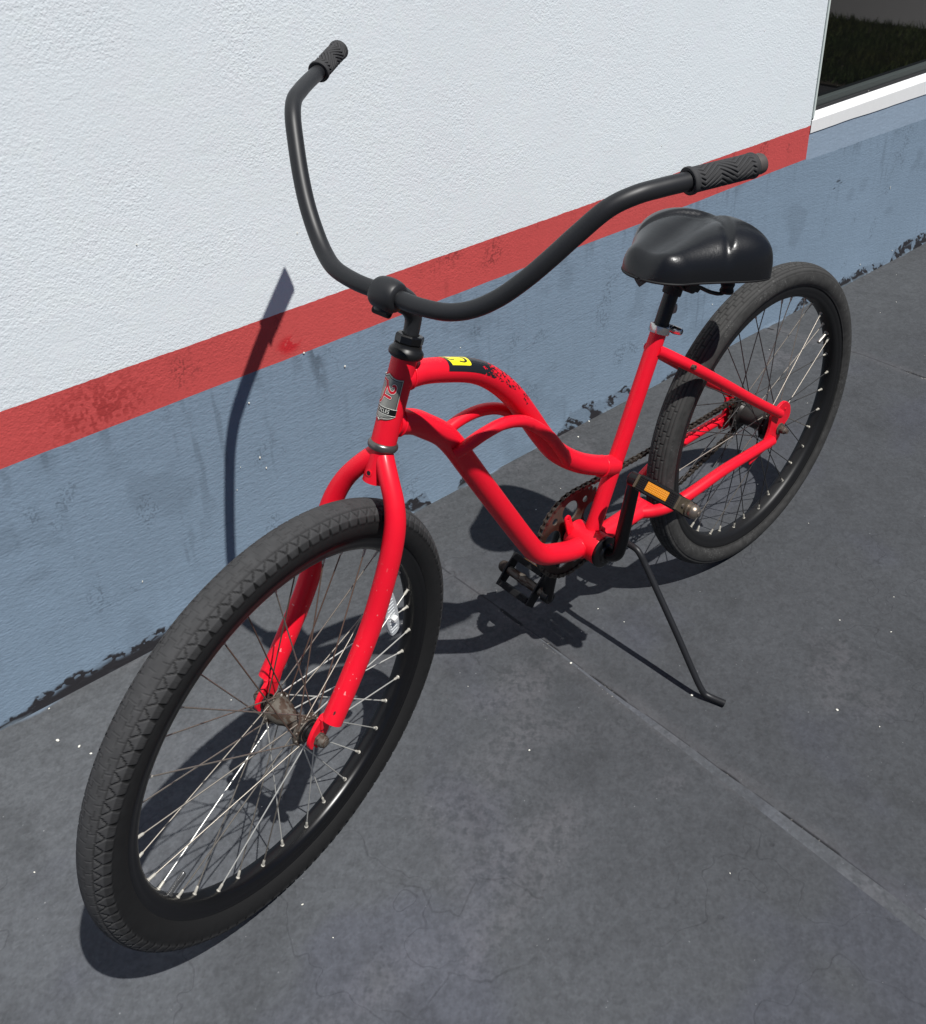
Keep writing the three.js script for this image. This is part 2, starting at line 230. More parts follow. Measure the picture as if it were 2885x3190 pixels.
const blueFn = (x0, x1) => (u, v, o) => {
  const x = mix(x0, x1, u), y = v * 0.53; wear(x, y, o, BLUE, 0.55);
  const low = sst(0.55, 0.1, y) * 0.12 * fbm(x * 2, y * 3 + 4, 3); o[0] *= 1 + low; o[1] *= 1 + low; o[2] *= 1 + low;  // bounce light painted into the blue: paler towards the ground
  const streak = sst(0.44, 0.52, y) * sst(0.55, 0.8, vn(x * 46, 2.2)) * sst(0.35, 0.7, fbm(x * 90, y * 30, 2)); for (let k = 0; k < 3; k++) o[k] *= 1 - 0.20 * streak;
  const smear = sst(0.022, 0.006, Math.abs(x - 0.455 - (0.5 - y) * 0.10)) * sst(0.36, 0.5, y) * sst(0.40, 0.58, fbm(x * 70, y * 34, 3)); for (let k = 0; k < 3; k++) o[k] *= 1 - 0.42 * smear;
  for (const [L, wd] of BCR) { const wob = 0.004 * (vn(x * 60, y * 60) - 0.5) + 0.010 * (vn(x * 14, y * 9) - 0.5); const d = segDist(x, y + wob, L); if (d < 0.003) { const c = sst(wd, wd * 0.3, d) * (0.35 + 0.65 * vn(x * 50, y * 50 + 3)); for (let k = 0; k < 3; k++) o[k] *= 1 - 0.28 * c; } }
  { const st = sst(0.66, 0.76, fbm(x * 7 + 31, y * 9 + 3, 3)) * 0.12; for (let k = 0; k < 3; k++) o[k] *= 1 - st; }
  const t = tarH(x) * (0.75 + 0.7 * (fbm(x * 26, 2, 3) - 0.3)); if (t > 0.002) {
    const edge = y - t + 0.010 * (fbm(x * 120, y * 120, 3) - 0.5); let k = sst(0.004, -0.003, edge);
    const flake = sst(0.50, 0.58, fbm(x * 70 + 5, y * 95, 4)) * sst(t * 0.45, t * 0.9, y); const swirl = sst(0.54, 0.62, fbm(x * 24 + 3, y * 46 + x * 30, 4)) * (x > 0.3 ? 1 : 0.0);
    k *= 1 - 0.8 * Math.max(flake, swirl); o[0] = mix(o[0], 0.017, k); o[1] = mix(o[1], 0.016, k); o[2] = mix(o[2], 0.019, k);
  }
  const drip = sst(0.006, 0.001, y - 0.007 * fbm(x * 40, 8, 2)) * sst(0.62, 0.72, vn(x * 12, 6)) * 0.35; o[0] = mix(o[0], 0.30, drip); o[1] = mix(o[1], 0.38, drip); o[2] = mix(o[2], 0.45, drip);
  for (const [sx, sy, sr] of [[-0.285, 0.35, 0.012], [-0.30, 0.355, 0.008], [-0.25, 0.348, 0.009], [2.36, 0.405, 0.014], [2.345, 0.385, 0.010], [2.38, 0.395, 0.009], [1.75, 0.36, 0.01]]) { const d = Math.hypot(x - sx, (y - sy) * 3) + 0.008 * (vn(x * 200, y * 200) - 0.5); const k = 0.65 * sst(sr, sr * 0.5, d); for (let q = 0; q < 3; q++) o[q] *= 1 - k; }
};
const blueB = rep(stucco, 2.0, 0.6);
const bumpBlue = dataTex(1024, 512, (u, v, o) => { o[0] = 0.5 + 0.20 * (vn(u * 50, v * 110, 50, 110) - 0.5) + 0.40 * (vn(u * 120, v * 150, 120, 150) - 0.5) + 0.36 * (vn(u * 300, v * 260, 300, 260) - 0.5) + 0.3 * (vn(u * 14, v * 10, 14, 10) - 0.5); }, false);
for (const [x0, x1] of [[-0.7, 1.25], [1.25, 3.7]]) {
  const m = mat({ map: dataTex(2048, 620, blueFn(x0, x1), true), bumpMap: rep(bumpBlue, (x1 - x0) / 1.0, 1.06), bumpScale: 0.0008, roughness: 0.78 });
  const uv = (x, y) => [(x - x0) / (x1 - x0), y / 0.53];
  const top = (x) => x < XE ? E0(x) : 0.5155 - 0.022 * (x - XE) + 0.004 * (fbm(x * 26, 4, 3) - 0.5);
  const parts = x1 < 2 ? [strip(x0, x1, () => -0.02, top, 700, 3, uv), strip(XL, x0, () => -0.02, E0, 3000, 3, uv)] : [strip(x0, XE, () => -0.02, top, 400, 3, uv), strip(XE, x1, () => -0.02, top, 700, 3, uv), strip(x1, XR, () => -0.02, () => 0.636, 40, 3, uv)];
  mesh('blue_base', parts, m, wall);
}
{ // smoother, paler plaster band under the sill
  const top = (x) => 0.598 - 0.014 * (x - XE) + 0.0035 * (fbm(x * 8, 4, 3) - 0.5), bot = (x) => 0.5155 - 0.022 * (x - XE) + 0.004 * (fbm(x * 26, 4, 3) - 0.5);
  const bt = dataTex(1024, 64, (u, v, o) => wear(mix(XE, 3.7, u), 0.5 + 0.1 * v, o, BAND, 0.12), true);
  mesh('plaster_band', strip(XE, 3.7, bot, top, 700, 3, (x, y) => [(x - XE) / (3.7 - XE), (y - 0.5) / 0.1]), mat({ map: bt, bumpMap: rep(bumpBlue, 0.8, 0.12), bumpScale: 0.0006, roughness: 0.72 }), wall);
  const core = mat({ color: lin(0.5, 0.5, 0.5), roughness: 0.9 });
  mesh('wall_core', [plc(new THREE.BoxGeometry(XE - XL, YT, 0.22), (XE + XL) / 2, YT / 2, -0.114), plc(new THREE.BoxGeometry(4.4 - XE, 0.59, 0.22), (XE + 4.4) / 2, 0.295, -0.114), plc(new THREE.BoxGeometry(4.4 - XE, YT - 2, 0.22), (XE + 4.4) / 2, (YT + 2) / 2, -0.114), plc(new THREE.BoxGeometry(XR - 4.4, YT, 0.22), (XR + 4.4) / 2, YT / 2, -0.114)], core, wall);
  const win = part('window', wall);
  const wp = mat({ color: lin(0.80, 0.80, 0.79), roughness: 0.5, bumpMap: rep(bumpBlue, 1, 0.2), bumpScale: 0.0008 });
  const sw = 4.4 - XE, cx = (4.4 + XE) / 2;
  // sill: front lip with a wavy paint edge below, top sloping in to the frame
  const lipB = (x) => 0.598 - 0.014 * (x - XE) + 0.0035 * (fbm(x * 8, 4, 3) - 0.5);
  mesh('sill', [strip(XE, 4.4, lipB, () => 0.632, 700, 2, mtr, 0.0025), grid(60, 6, (a, b) => { const q = b * 6; const P = [[0.632, 0.0025], [0.6345, 0.0018], [0.636, -0.001], [0.640, -0.012], [0.644, -0.024], [0.648, -0.036], [0.65, -0.05]][Math.round(q)]; return [mix(XE, 4.4, a), P[0], P[1]]; })], wp, win);
  mesh('gasket', plc(bevelBox(sw, 0.007, 0.012, 0.002), cx, 0.6515, -0.032), mat({ color: lin(0.012, 0.012, 0.013), roughness: 0.7 }), win);
  mesh('frame', [plc(bevelBox(sw, 0.020, 0.024, 0.002), cx, 0.6645, -0.044), plc(bevelBox(0.012, 1.36, 0.05, 0.002), XE + 0.006, 1.31, -0.025), plc(bevelBox(sw, 0.03, 0.05, 0.002), cx, 1.985, -0.03), plc(bevelBox(0.03, 1.36, 0.05, 0.002), 4.385, 1.31, -0.03)], [0, 1, 2, 3].length ? mat({ color: lin(0.055, 0.065, 0.062), roughness: 0.45, metalness: 0.2 }) : null, win);
  mesh('jamb_trim', plc(bevelBox(0.007, 1.35, 0.004, 0.001), XE + 0.0037, 1.315, 0.0025), mat({ color: lin(0.62, 0.68, 0.64), roughness: 0.5 }), win);
  mesh('pane', plc(new THREE.BoxGeometry(sw - 0.01, 1.33, 0.006), cx, 1.325, -0.054), phys({ color: lin(0.004, 0.0042, 0.0045), roughness: 0.02, ior: 1.55 }), win);
  mesh('room_back', plc(new THREE.BoxGeometry(sw, 1.4, 0.02), cx, 1.32, -0.12), mat({ color: lin(0.01, 0.01, 0.01) }), win);
}
const SAD = { u: -0.2870, v: 0.7562, n: 0.0, yaw: -0.0925, roll: 0.0207, tilt: 0.157, L: 0.244, W: 0.1264, H: 1.194, groove: 0.013 };
const WROT = 0;
const steeredG = (g) => g.applyMatrix4(basis(V(0.897995, -0.374035, -0.231737), V(0.384502, 0.923124, 0), V(0.213922, -0.089103, 0.972778), V(-0.893415, 0.76, 0)));

// ------------------------------------------------------------------ the bicycle; local axes: x rearward, y up, z to its left; origin under the rear axle
const bike = new THREE.Group(); bike.name = 'bicycle';
tag(bike, 'red beach cruiser bicycle on its kickstand beside the wall', 'bicycle');
bike.applyMatrix4(basis(V(0.999863, 0, -0.016533), V(-0.000145, 0.999961, -0.008777), V(0.016533, 0.008778, 0.999825), V(1.131883, 0.0, 0.58694)));
scene.add(bike);
// paint, rubber, steel
const paintTex = dataTex(512, 512, (u, v, o) => { const a = vn(u * 6, v * 6, 6, 6), b = vn(u * 40, v * 40, 40, 40), c = vn(u * 110, v * 110, 110, 110); const k = 0.97 + 0.05 * a - 0.03 * b; o[0] = 0.74 * k; o[1] = 0.0058 * k; o[2] = 0.022 * k; const chip = sst(0.90, 0.935, c * 0.6 + b * 0.4); o[0] = mix(o[0], 0.30, chip); o[1] = mix(o[1], 0.10, chip); o[2] = mix(o[2], 0.10, chip); }, true);
const paintRough = dataTex(256, 256, (u, v, o) => { o[0] = 0.34 + 0.16 * vn(u * 9, v * 9, 9, 9) + 0.12 * vn(u * 60, v * 60, 60, 60); }, false);
const redPaint = phys({ map: rep(paintTex, 1 / 0.42, 1 / 0.42), roughnessMap: rep(paintRough, 2, 2), roughness: 1, clearcoat: 0.22, clearcoatRoughness: 0.22, specularIntensity: 0.45 });
const legTex = dataTex(1024, 256, (u, v, o) => { const x = u * 0.46, y = v * 0.113; const a = vn(x * 30, y * 30), wob = 0.0012 * (vn(x * 900, y * 900) - 0.5); let k = 0.97 + 0.05 * a; o[0] = 0.74 * k; o[1] = 0.0058 * k; o[2] = 0.022 * k; const p = vn(x * 230 + 3, y * 230), q = sst(0.10, 0.30, x); const pale = sst(0.93, 0.97, p) * q; o[0] = mix(o[0], 0.72, pale * 0.8); o[1] = mix(o[1], 0.30, pale * 0.8); o[2] = mix(o[2], 0.30, pale * 0.8); for (const [cx, cy, r] of [[0.385, 0.105, 0.0022], [0.37, 0.097, 0.0018], [0.362, 0.091, 0.0022], [0.352, 0.087, 0.0015], [0.395, 0.012, 0.0024], [0.372, 0.02, 0.002], [0.16, 0.10, 0.0014], [0.19, 0.094, 0.0016], [0.385, 0.085, 0.0018], [0.365, 0.075, 0.0014]]) { const d = Math.hypot((x - cx) * 0.6, y - cy) + wob; const c = sst(r, r * 0.7, d); o[0] = mix(o[0], 0.05, c); o[1] = mix(o[1], 0.02, c); o[2] = mix(o[2], 0.02, c); } }, true);
const forkPaint = redPaint.clone(); forkPaint.map = rep(legTex, 1 / 0.46, 1 / 0.113);
const satin = phys({ color: lin(0.013, 0.0135, 0.015), roughness: 0.46, specularIntensity: 0.8 });
const black = phys({ color: lin(0.008, 0.008, 0.0085), roughness: 0.4, specularIntensity: 0.7 });
const plastic = phys({ color: lin(0.009, 0.009, 0.0095), roughness: 0.6, specularIntensity: 0.6 });
const glossBlack = phys({ color: lin(0.0035, 0.0035, 0.004), roughness: 0.30, specularIntensity: 0.75 });
const rubber = phys({ color: 0xffffff, vertexColors: true, roughness: 0.8, specularIntensity: 0.55 });
const gripRubber = mat({ color: lin(0.030, 0.030, 0.031), roughness: 0.8 });
const chrome = mat({ color: lin(0.62, 0.61, 0.59), metalness: 1, roughness: 0.24 });
const dullSteel = mat({ color: lin(0.36, 0.34, 0.31), metalness: 1, roughness: 0.42 });
const rustTex = dataTex(256, 256, (u, v, o) => { const a = fbm(u * 14, v * 14, 4), b = vn(u * 60, v * 60, 60, 60); const k = sst(0.42, 0.62, a + 0.15 * (b - 0.5)); o[0] = mix(0.11, 0.050, k); o[1] = mix(0.095, 0.028, k); o[2] = mix(0.078, 0.018, k); }, true);
const rusty = mat({ map: rustTex, metalness: 0.35, roughness: 0.68 });
const rustDark = mat({ color: lin(0.050, 0.038, 0.030), metalness: 0.45, roughness: 0.6 });
const spokeM = [mat({ color: lin(0.66, 0.65, 0.60), metalness: 0.55, roughness: 0.38 }), mat({ color: lin(0.30, 0.27, 0.23), metalness: 0.8, roughness: 0.45 }), mat({ color: lin(0.13, 0.085, 0.065), metalness: 0.5, roughness: 0.6 }), mat({ color: lin(0.055, 0.053, 0.052), metalness: 0.5, roughness: 0.5 })];
const nippleM = mat({ color: lin(0.42, 0.40, 0.35), metalness: 0.25, roughness: 0.5 });
const amber = phys({ color: lin(0.62, 0.235, 0.012), roughness: 0.18, clearcoat: 0.5 });
const clearLens = phys({ color: lin(0.74, 0.76, 0.77), roughness: 0.28, transmission: 0.35, thickness: 0, clearcoat: 0.6 });

// --- frame tubes
const HA = V(0.3845, 0.92312, 0), HX = (y) => -0.8934 + (y - 0.76) * 0.3845 / 0.92312;   // steering axis
const frameTube = (n, pts, r, o = {}) => mesh(n, sweep(pts, r, { ref: [0, 0, 1], ...o }), redPaint, bike);
frameTube('head_tube', [[HX(0.691), 0.691, 0], [HX(0.75), 0.75, 0], [HX(0.811), 0.811, 0]], 0.0178, { rad: 40 });
const TOP = [[-0.8825, 0.7795, 0], [-0.8483, 0.7758, 0], [-0.8065, 0.7626, 0], [-0.7571, 0.7411, 0], [-0.7226, 0.7157, 0], [-0.6844, 0.6738, 0], [-0.6494, 0.6197, 0], [-0.6207, 0.5719, 0], [-0.5867, 0.5239, 0], [-0.5305, 0.4748, 0], [-0.4623, 0.436, 0], [-0.44, 0.428, 0]];
frameTube('top_tube', TOP, 0.0180, { rad: 40, step: 0.005 });
frameTube('down_tube', [[-0.9, 0.718, 0], [-0.8685, 0.7051, 0], [-0.8477, 0.6886, 0], [-0.8193, 0.6625, 0], [-0.8002, 0.6354, 0], [-0.7755, 0.5904, 0], [-0.7478, 0.5395, 0], [-0.688, 0.4318, 0], [-0.655, 0.3741, 0], [-0.6362, 0.3446, 0], [-0.6170, 0.3260, 0], [-0.5934, 0.3133, 0], [-0.5449, 0.2943, 0], [-0.51, 0.2896, 0]], 0.0184, { rad: 40, step: 0.005 });
frameTube('seat_tube', [[-0.5, 0.295, 0], [-0.4608, 0.3836, 0], [-0.4216, 0.468, 0], [-0.3785, 0.5632, 0], [-0.3335, 0.6621, 0]], 0.0141, { rad: 36 });
for (const s of [1, -1]) {
  frameTube('arch_tube', [[-0.8115, 0.6335, 0.0185 * s], [-0.8040, 0.6385, 0.0225 * s], [-0.79, 0.6445, 0.0255 * s], [-0.766, 0.6498, 0.0268 * s], [-0.7266, 0.6502, 0.0262 * s], [-0.6870, 0.6375, 0.0255 * s], [-0.6585, 0.6160, 0.0245 * s], [-0.624, 0.5794, 0.0232 * s], [-0.592, 0.5318, 0.0205 * s], [-0.575, 0.506, 0.012 * s]], (t) => [0.0096 - 0.002 * sst(0.1, 0, t), 0.0096], { rad: 24, step: 0.006 });
  frameTube('chainstay', [[-0.372, 0.2885, 0.006 * s], [-0.352, 0.2905, 0.023 * s], [-0.334, 0.2955, 0.0365 * s], [-0.31, 0.3022, 0.0455 * s], [-0.27, 0.3100, 0.052 * s], [-0.194, 0.3200, 0.0575 * s], [-0.1, 0.3195, 0.0595 * s], [-0.028, 0.3172, 0.060 * s]], (t) => [0.0118 - 0.002 * t, 0.0118 - 0.002 * t], { rad: 24 });
  frameTube('seatstay', [[-0.350, 0.6235, 0.008 * s], [-0.3367, 0.6151, 0.013 * s], [-0.318, 0.6015, 0.024 * s], [-0.28, 0.5735, 0.038 * s], [-0.194, 0.5086, 0.047 * s], [-0.1, 0.437, 0.054 * s], [-0.0115, 0.3725, 0.059 * s]], (t) => [0.0106 - 0.001 * t, 0.0106 - 0.001 * t], { rad: 24 });
  // dropout plate: rounded lug with an axle slot, a lip round its rear edge
  const sh = new THREE.Shape(); const tl = s > 0 ? 0 : -0.018; sh.moveTo(-0.046, 0.3025); sh.lineTo(-0.030, 0.296); sh.quadraticCurveTo(-0.006, 0.296, 0.004, 0.312); sh.lineTo(0.009, 0.3275); sh.lineTo(0.014, 0.334); sh.quadraticCurveTo(0.034 + tl, 0.342, 0.033 + tl, 0.356); sh.quadraticCurveTo(0.031 + tl, 0.383 + tl, 0.008 + tl, 0.390 + tl); sh.quadraticCurveTo(-0.008 + tl * 0.5, 0.391 + tl, -0.016, 0.383 + tl); sh.lineTo(-0.034, 0.372); sh.quadraticCurveTo(-0.03, 0.34, -0.05, 0.317); sh.closePath();
  const eg = new THREE.ExtrudeGeometry(sh, { depth: 0.004, bevelEnabled: true, bevelSize: 0.001, bevelThickness: 0.001, bevelSegments: 2, curveSegments: 10 }); eg.translate(0, 0, 0.0535 * s - 0.002);
  mesh('dropout', [eg, turned([0.012 + tl, 0.373 + tl, 0.0535 * s], [0, 0, 1], [[0, -0.0045], [0.0022, -0.0045], [0.0022, 0.0045], [0, 0.0045]], 12)], redPaint, bike);
}
mesh('chainstay_yoke', [sweep([[-0.497, 0.2895, 0], [-0.44, 0.289, 0], [-0.40, 0.2885, 0], [-0.352, 0.2895, 0]], (t) => [0.0165 + 0.004 * t, 0.0155 - 0.001 * t], { ref: [0, 0, 1], rad: 32 }), rod([-0.352, 0.2895, -0.022], [-0.352, 0.2895, 0.022], 0.0125, 20)], redPaint, bike);
mesh('bottom_bracket_shell', [turned([-0.503, 0.2893, 0], [0, 0, 1], [[0.0225, -0.0345], [0.0280, -0.0345], [0.0287, -0.0335], [0.0287, 0.0335], [0.0280, 0.0345], [0.0225, 0.0345]], 48)], redPaint, bike);
{ // chain guard tab on the shell, cable guides, weld beads
  const sh = new THREE.Shape(); sh.moveTo(-0.008, 0); sh.lineTo(0.008, 0); sh.lineTo(0.007, 0.034); sh.absarc(0, 0.034, 0.007, 0, Math.PI); sh.closePath(); const hole = new THREE.Path(); hole.absarc(0, 0.033, 0.0026, 0, 6.28); sh.holes.push(hole);
  const e = new THREE.ExtrudeGeometry(sh, { depth: 0.0025, bevelEnabled: true, bevelSize: 0.0006, bevelThickness: 0.0006, bevelSegments: 1 }); plc(e, -0.523, 0.309, -0.026, 0, 0, 0.25); mesh('guard_tab', e, redPaint, bike);
  const bead = (c, d, r, t = 0.0016) => { const g = new THREE.TorusGeometry(r, t, 8, 60); const p = g.attributes.position; for (let i = 0; i < p.count; i++) { const k = 1 + 0.012 * Math.sin(i * 1.7) ; p.setXYZ(i, p.getX(i) * k, p.getY(i) * k, p.getZ(i)); } g.applyQuaternion(new THREE.Quaternion().setFromUnitVectors(V(0, 0, 1), V(...d).normalize())); g.translate(...c); return g; };
  mesh('weld_bead', [bead([-0.475, 0.4405, 0], [0.9, -0.43, 0], 0.0183), bead([-0.5305, 0.2905, 0], [1, -0.1, 0], 0.0188), bead([-0.4755, 0.2892, 0], [1, 0, 0], 0.0172), bead([-0.8695, 0.7788, 0], [0.95, -0.25, 0], 0.0184), bead([-0.893, 0.715, 0], [0.9, -0.42, 0], 0.0188)], redPaint, bike);
  mesh('stay_screw', turned([-0.2945, 0.5842, 0.0465], [0.05, 0.1, 1], [[0, -0.004], [0.0045, -0.004], [0.0045, 0.0035], [0.0028, 0.004], [0.0024, 0.0012], [0, 0.001]], 16), rusty, bike);
  mesh('brake_tab', plc(bevelBox(0.05, 0.010, 0.003, 0.001), -0.079, 0.303, 0.0595, 0, 0, 0.2), redPaint, bike);
  mesh('guard_bracket', [plc(bevelBox(0.010, 0.055, 0.003, 0.001), -0.135, 0.42, -0.056, 0, 0, -0.35)], redPaint, bike);
}
// --- head badge: curved pressed plate, red F and a banner
{
  const cv = document.createElement('canvas'); cv.width = 512; cv.height = 640; const x = cv.getContext('2d');
  x.fillStyle = '#8d8d86'; x.fillRect(0, 0, 512, 640); const gr = x.createLinearGradient(0, 0, 512, 0); gr.addColorStop(0, '#b4b4ac'); gr.addColorStop(0.6, '#8f8f88'); gr.addColorStop(1, '#5c5d5a'); x.fillStyle = gr; x.fillRect(0, 0, 512, 640);  // reflection painted across the plate: bright left side, dark right
  const shield = (m) => { x.beginPath(); x.moveTo(m, 40 + m); x.quadraticCurveTo(150, 70 + m, 256, 8 + m); x.quadraticCurveTo(362, 70 + m, 512 - m, 40 + m); x.lineTo(512 - m, 470); x.lineTo(512 - m, 560 - m); x.quadraticCurveTo(400, 600 - m, 330, 600 - m); x.quadraticCurveTo(280, 605 - m, 256, 632 - m); x.quadraticCurveTo(232, 605 - m, 182, 600 - m); x.quadraticCurveTo(112, 600 - m, m, 560 - m); x.closePath(); };
  x.lineJoin = 'round'; x.strokeStyle = '#2c2d2b'; x.lineWidth = 10; shield(26); x.stroke(); x.strokeStyle = '#c9c9c0'; x.lineWidth = 7; shield(16); x.stroke();
  const F = () => { x.beginPath(); x.moveTo(140, 395); x.quadraticCurveTo(205, 410, 225, 330); x.lineTo(262, 170); x.quadraticCurveTo(250, 95, 170, 100); x.quadraticCurveTo(90, 115, 95, 190); x.moveTo(255, 110); x.quadraticCurveTo(300, 215, 350, 235); x.quadraticCurveTo(420, 245, 415, 170); x.quadraticCurveTo(405, 130, 370, 150); x.moveTo(235, 290); x.lineTo(365, 305); };
  x.lineCap = 'round'; x.strokeStyle = '#1c1c1c'; x.lineWidth = 62; F(); x.stroke(); x.strokeStyle = '#d8d8d0'; x.lineWidth = 50; F(); x.stroke(); x.strokeStyle = '#c8202f'; x.lineWidth = 34; F(); x.stroke();
  x.fillStyle = '#131313'; x.fillRect(6, 448, 500, 76); x.fillStyle = '#d5d5cc'; x.fillRect(0, 440, 512, 8); x.fillRect(0, 524, 512, 8); x.font = 'bold 66px sans-serif'; x.textAlign = 'center'; x.fillText('BICYCLES', 256, 510, 460);
  const map = new THREE.CanvasTexture(cv); map.colorSpace = THREE.SRGBColorSpace;
  const al = document.createElement('canvas'); al.width = 512; al.height = 640; const y = al.getContext('2d'); y.fillStyle = '#000'; y.fillRect(0, 0, 512, 640); y.fillStyle = '#fff';
  y.beginPath(); y.moveTo(6, 44); y.quadraticCurveTo(150, 74, 256, 8); y.quadraticCurveTo(362, 74, 506, 44); y.lineTo(506, 425); y.lineTo(512, 436); y.lineTo(512, 534); y.lineTo(490, 545); y.quadraticCurveTo(400, 600, 330, 600); y.quadraticCurveTo(280, 605, 256, 634); y.quadraticCurveTo(232, 605, 182, 600); y.quadraticCurveTo(112, 600, 22, 545); y.lineTo(0, 534); y.lineTo(0, 436); y.lineTo(6, 425); y.closePath(); y.fill();
  const am = new THREE.CanvasTexture(al);
  const fw = V(-0.92312, 0.3845, 0), H = V(HX(0.788), 0.788, 0);
  const g = grid(30, 24, (u, v) => { const a = mix(-1.22, 1.22, u), r = 0.0178 + 0.0012, q = H.clone().addScaledVector(HA, -0.0685 * (1 - v)).addScaledVector(fw, r * Math.cos(a)); q.z += r * Math.sin(a); return [q.x, q.y, q.z]; });
  mesh('head_badge', g, mat({ map, alphaMap: am, alphaTest: 0.5, bumpMap: map, bumpScale: 0.0006, metalness: 0.25, roughness: 0.3, side: THREE.DoubleSide }), bike);
}
// --- peeling sticker on the top tube: yellow panel with black scrolls, black fading into flecks
{
  const cv = document.createElement('canvas'); cv.width = 1024; cv.height = 384; const x = cv.getContext('2d'); x.fillStyle = '#15181c'; x.fillRect(0, 0, 1024, 384);
  x.fillStyle = '#efe21c'; x.beginPath(); x.moveTo(10, 0); x.lineTo(290, 0); x.lineTo(306, 262); x.quadraticCurveTo(306, 290, 282, 290); x.lineTo(130, 284); x.quadraticCurveTo(105, 120, 10, 60); x.closePath(); x.fill();
  x.strokeStyle = '#2a2608'; x.lineCap = 'round'; x.lineWidth = 18; x.beginPath(); x.moveTo(85, 60); x.quadraticCurveTo(100, 205, 160, 203); x.stroke(); x.lineWidth = 22; x.beginPath(); x.moveTo(165, 110); x.quadraticCurveTo(278, 120, 268, 215); x.quadraticCurveTo(258, 255, 214, 230); x.stroke(); x.fillStyle = '#e8b9a0'; x.fillRect(120, 90, 45, 50);
  const al = document.createElement('canvas'); al.width = 1024; al.height = 384; const y = al.getContext('2d'); y.fillStyle = '#000'; y.fillRect(0, 0, 1024, 384); y.fillStyle = '#fff'; y.beginPath(); y.moveTo(0, 0); y.quadraticCurveTo(110, 80, 90, 360); y.lineTo(560, 384); y.lineTo(470, 200); y.lineTo(440, 60); y.lineTo(420, 0); y.closePath(); y.fill();
  seed = 77; const fleck = (cx, cy, s, col) => { y.fillStyle = col; y.beginPath(); const a0 = rr(0, 6.28); for (let i = 0; i < 6; i++) { const a = a0 + i * 1.05, q = s * (i % 2 ? 0.35 : 1) * rr(0.6, 1.3); y.lineTo(cx + q * Math.cos(a), cy + q * 1.2 * Math.sin(a)); } y.closePath(); y.fill(); };
  for (let i = 0; i < 60; i++) fleck(rr(420, 560), rr(10, 384), rr(8, 20), '#000');
  for (let i = 0; i < 95; i++) { const t = Math.pow(rnd(), 1.7); fleck(470 + t * 540, rr(110, 372), rr(14, 30) * (1 - 0.3 * t), '#fff'); }
  const map = new THREE.CanvasTexture(cv); map.colorSpace = THREE.SRGBColorSpace; const am = new THREE.CanvasTexture(al);
  const curve = new THREE.CatmullRomCurve3(TOP.map((p) => V(...p)), false, 'centripetal');
  const g = grid(90, 20, (u, v) => { const s = mix(0.086, 0.44, u), c = curve.getPointAt(s), t = curve.getTangentAt(s), up = V(-t.y, t.x, 0); if (up.y < 0) up.negate(); const a = mix(1.48, -0.90, v), r = 0.0180 + 0.00035; return [c.x + up.x * r * Math.cos(a), c.y + up.y * r * Math.cos(a), r * Math.sin(a)]; });
  mesh('frame_sticker', g, phys({ map, alphaMap: am, alphaTest: 0.5, roughness: 0.42, clearcoat: 0.25, side: THREE.DoubleSide }), bike);
}
// --- seat post clamp, post, saddle
const ST = V(0.4137, 0.9104, 0), SP = (k) => V(-0.3335, 0.6621, 0).addScaledVector(ST, k);
{
  const clampG = part('seat_clamp', bike), c = SP(-0.006);
  mesh('collar', turned(c.toArray(), ST.toArray(), [[0.0142, -0.007], [0.0172, -0.007], [0.0182, -0.005], [0.0182, 0.006], [0.0168, 0.0078], [0.0138, 0.0078], [0.0138, 0.004]], 40), chrome, clampG);
  mesh('clamp_ear', [plc(bevelBox(0.016, 0.012, 0.007, 0.001), c.x + 0.020, c.y - 0.002, 0.006, 0, 0, -0.42), plc(bevelBox(0.016, 0.012, 0.007, 0.001), c.x + 0.020, c.y - 0.002, -0.006, 0, 0, -0.42)], chrome, clampG);
  mesh('skewer_nut', turned([c.x + 0.021, c.y - 0.004, 0.009], [0.16, -0.02, 1], [[0.003, 0], [0.0066, 0.001], [0.0076, 0.006], [0.0066, 0.014], [0.0060, 0.019], [0.0042, 0.0205], [0.0036, 0.017], [0, 0.017]], 20), chrome, clampG);
  mesh('lever', sweep([[c.x + 0.020, c.y - 0.004, -0.012], [c.x + 0.026, c.y + 0.0, -0.022], [c.x + 0.046, c.y + 0.004, -0.028], [c.x + 0.085, c.y + 0.0, -0.032]], (t) => [0.0025, 0.004 + 0.005 * sst(0.3, 0.8, t)], { ref: [0, 0, 1], rad: 16 }), mat({ color: lin(0.40, 0.36, 0.33), metalness: 0.6, roughness: 0.45 }), clampG);
  mesh('seat_post', sweep([SP(-0.02), SP(0.05), SP(0.115)], 0.0127, { rad: 28 }), black, bike);
}
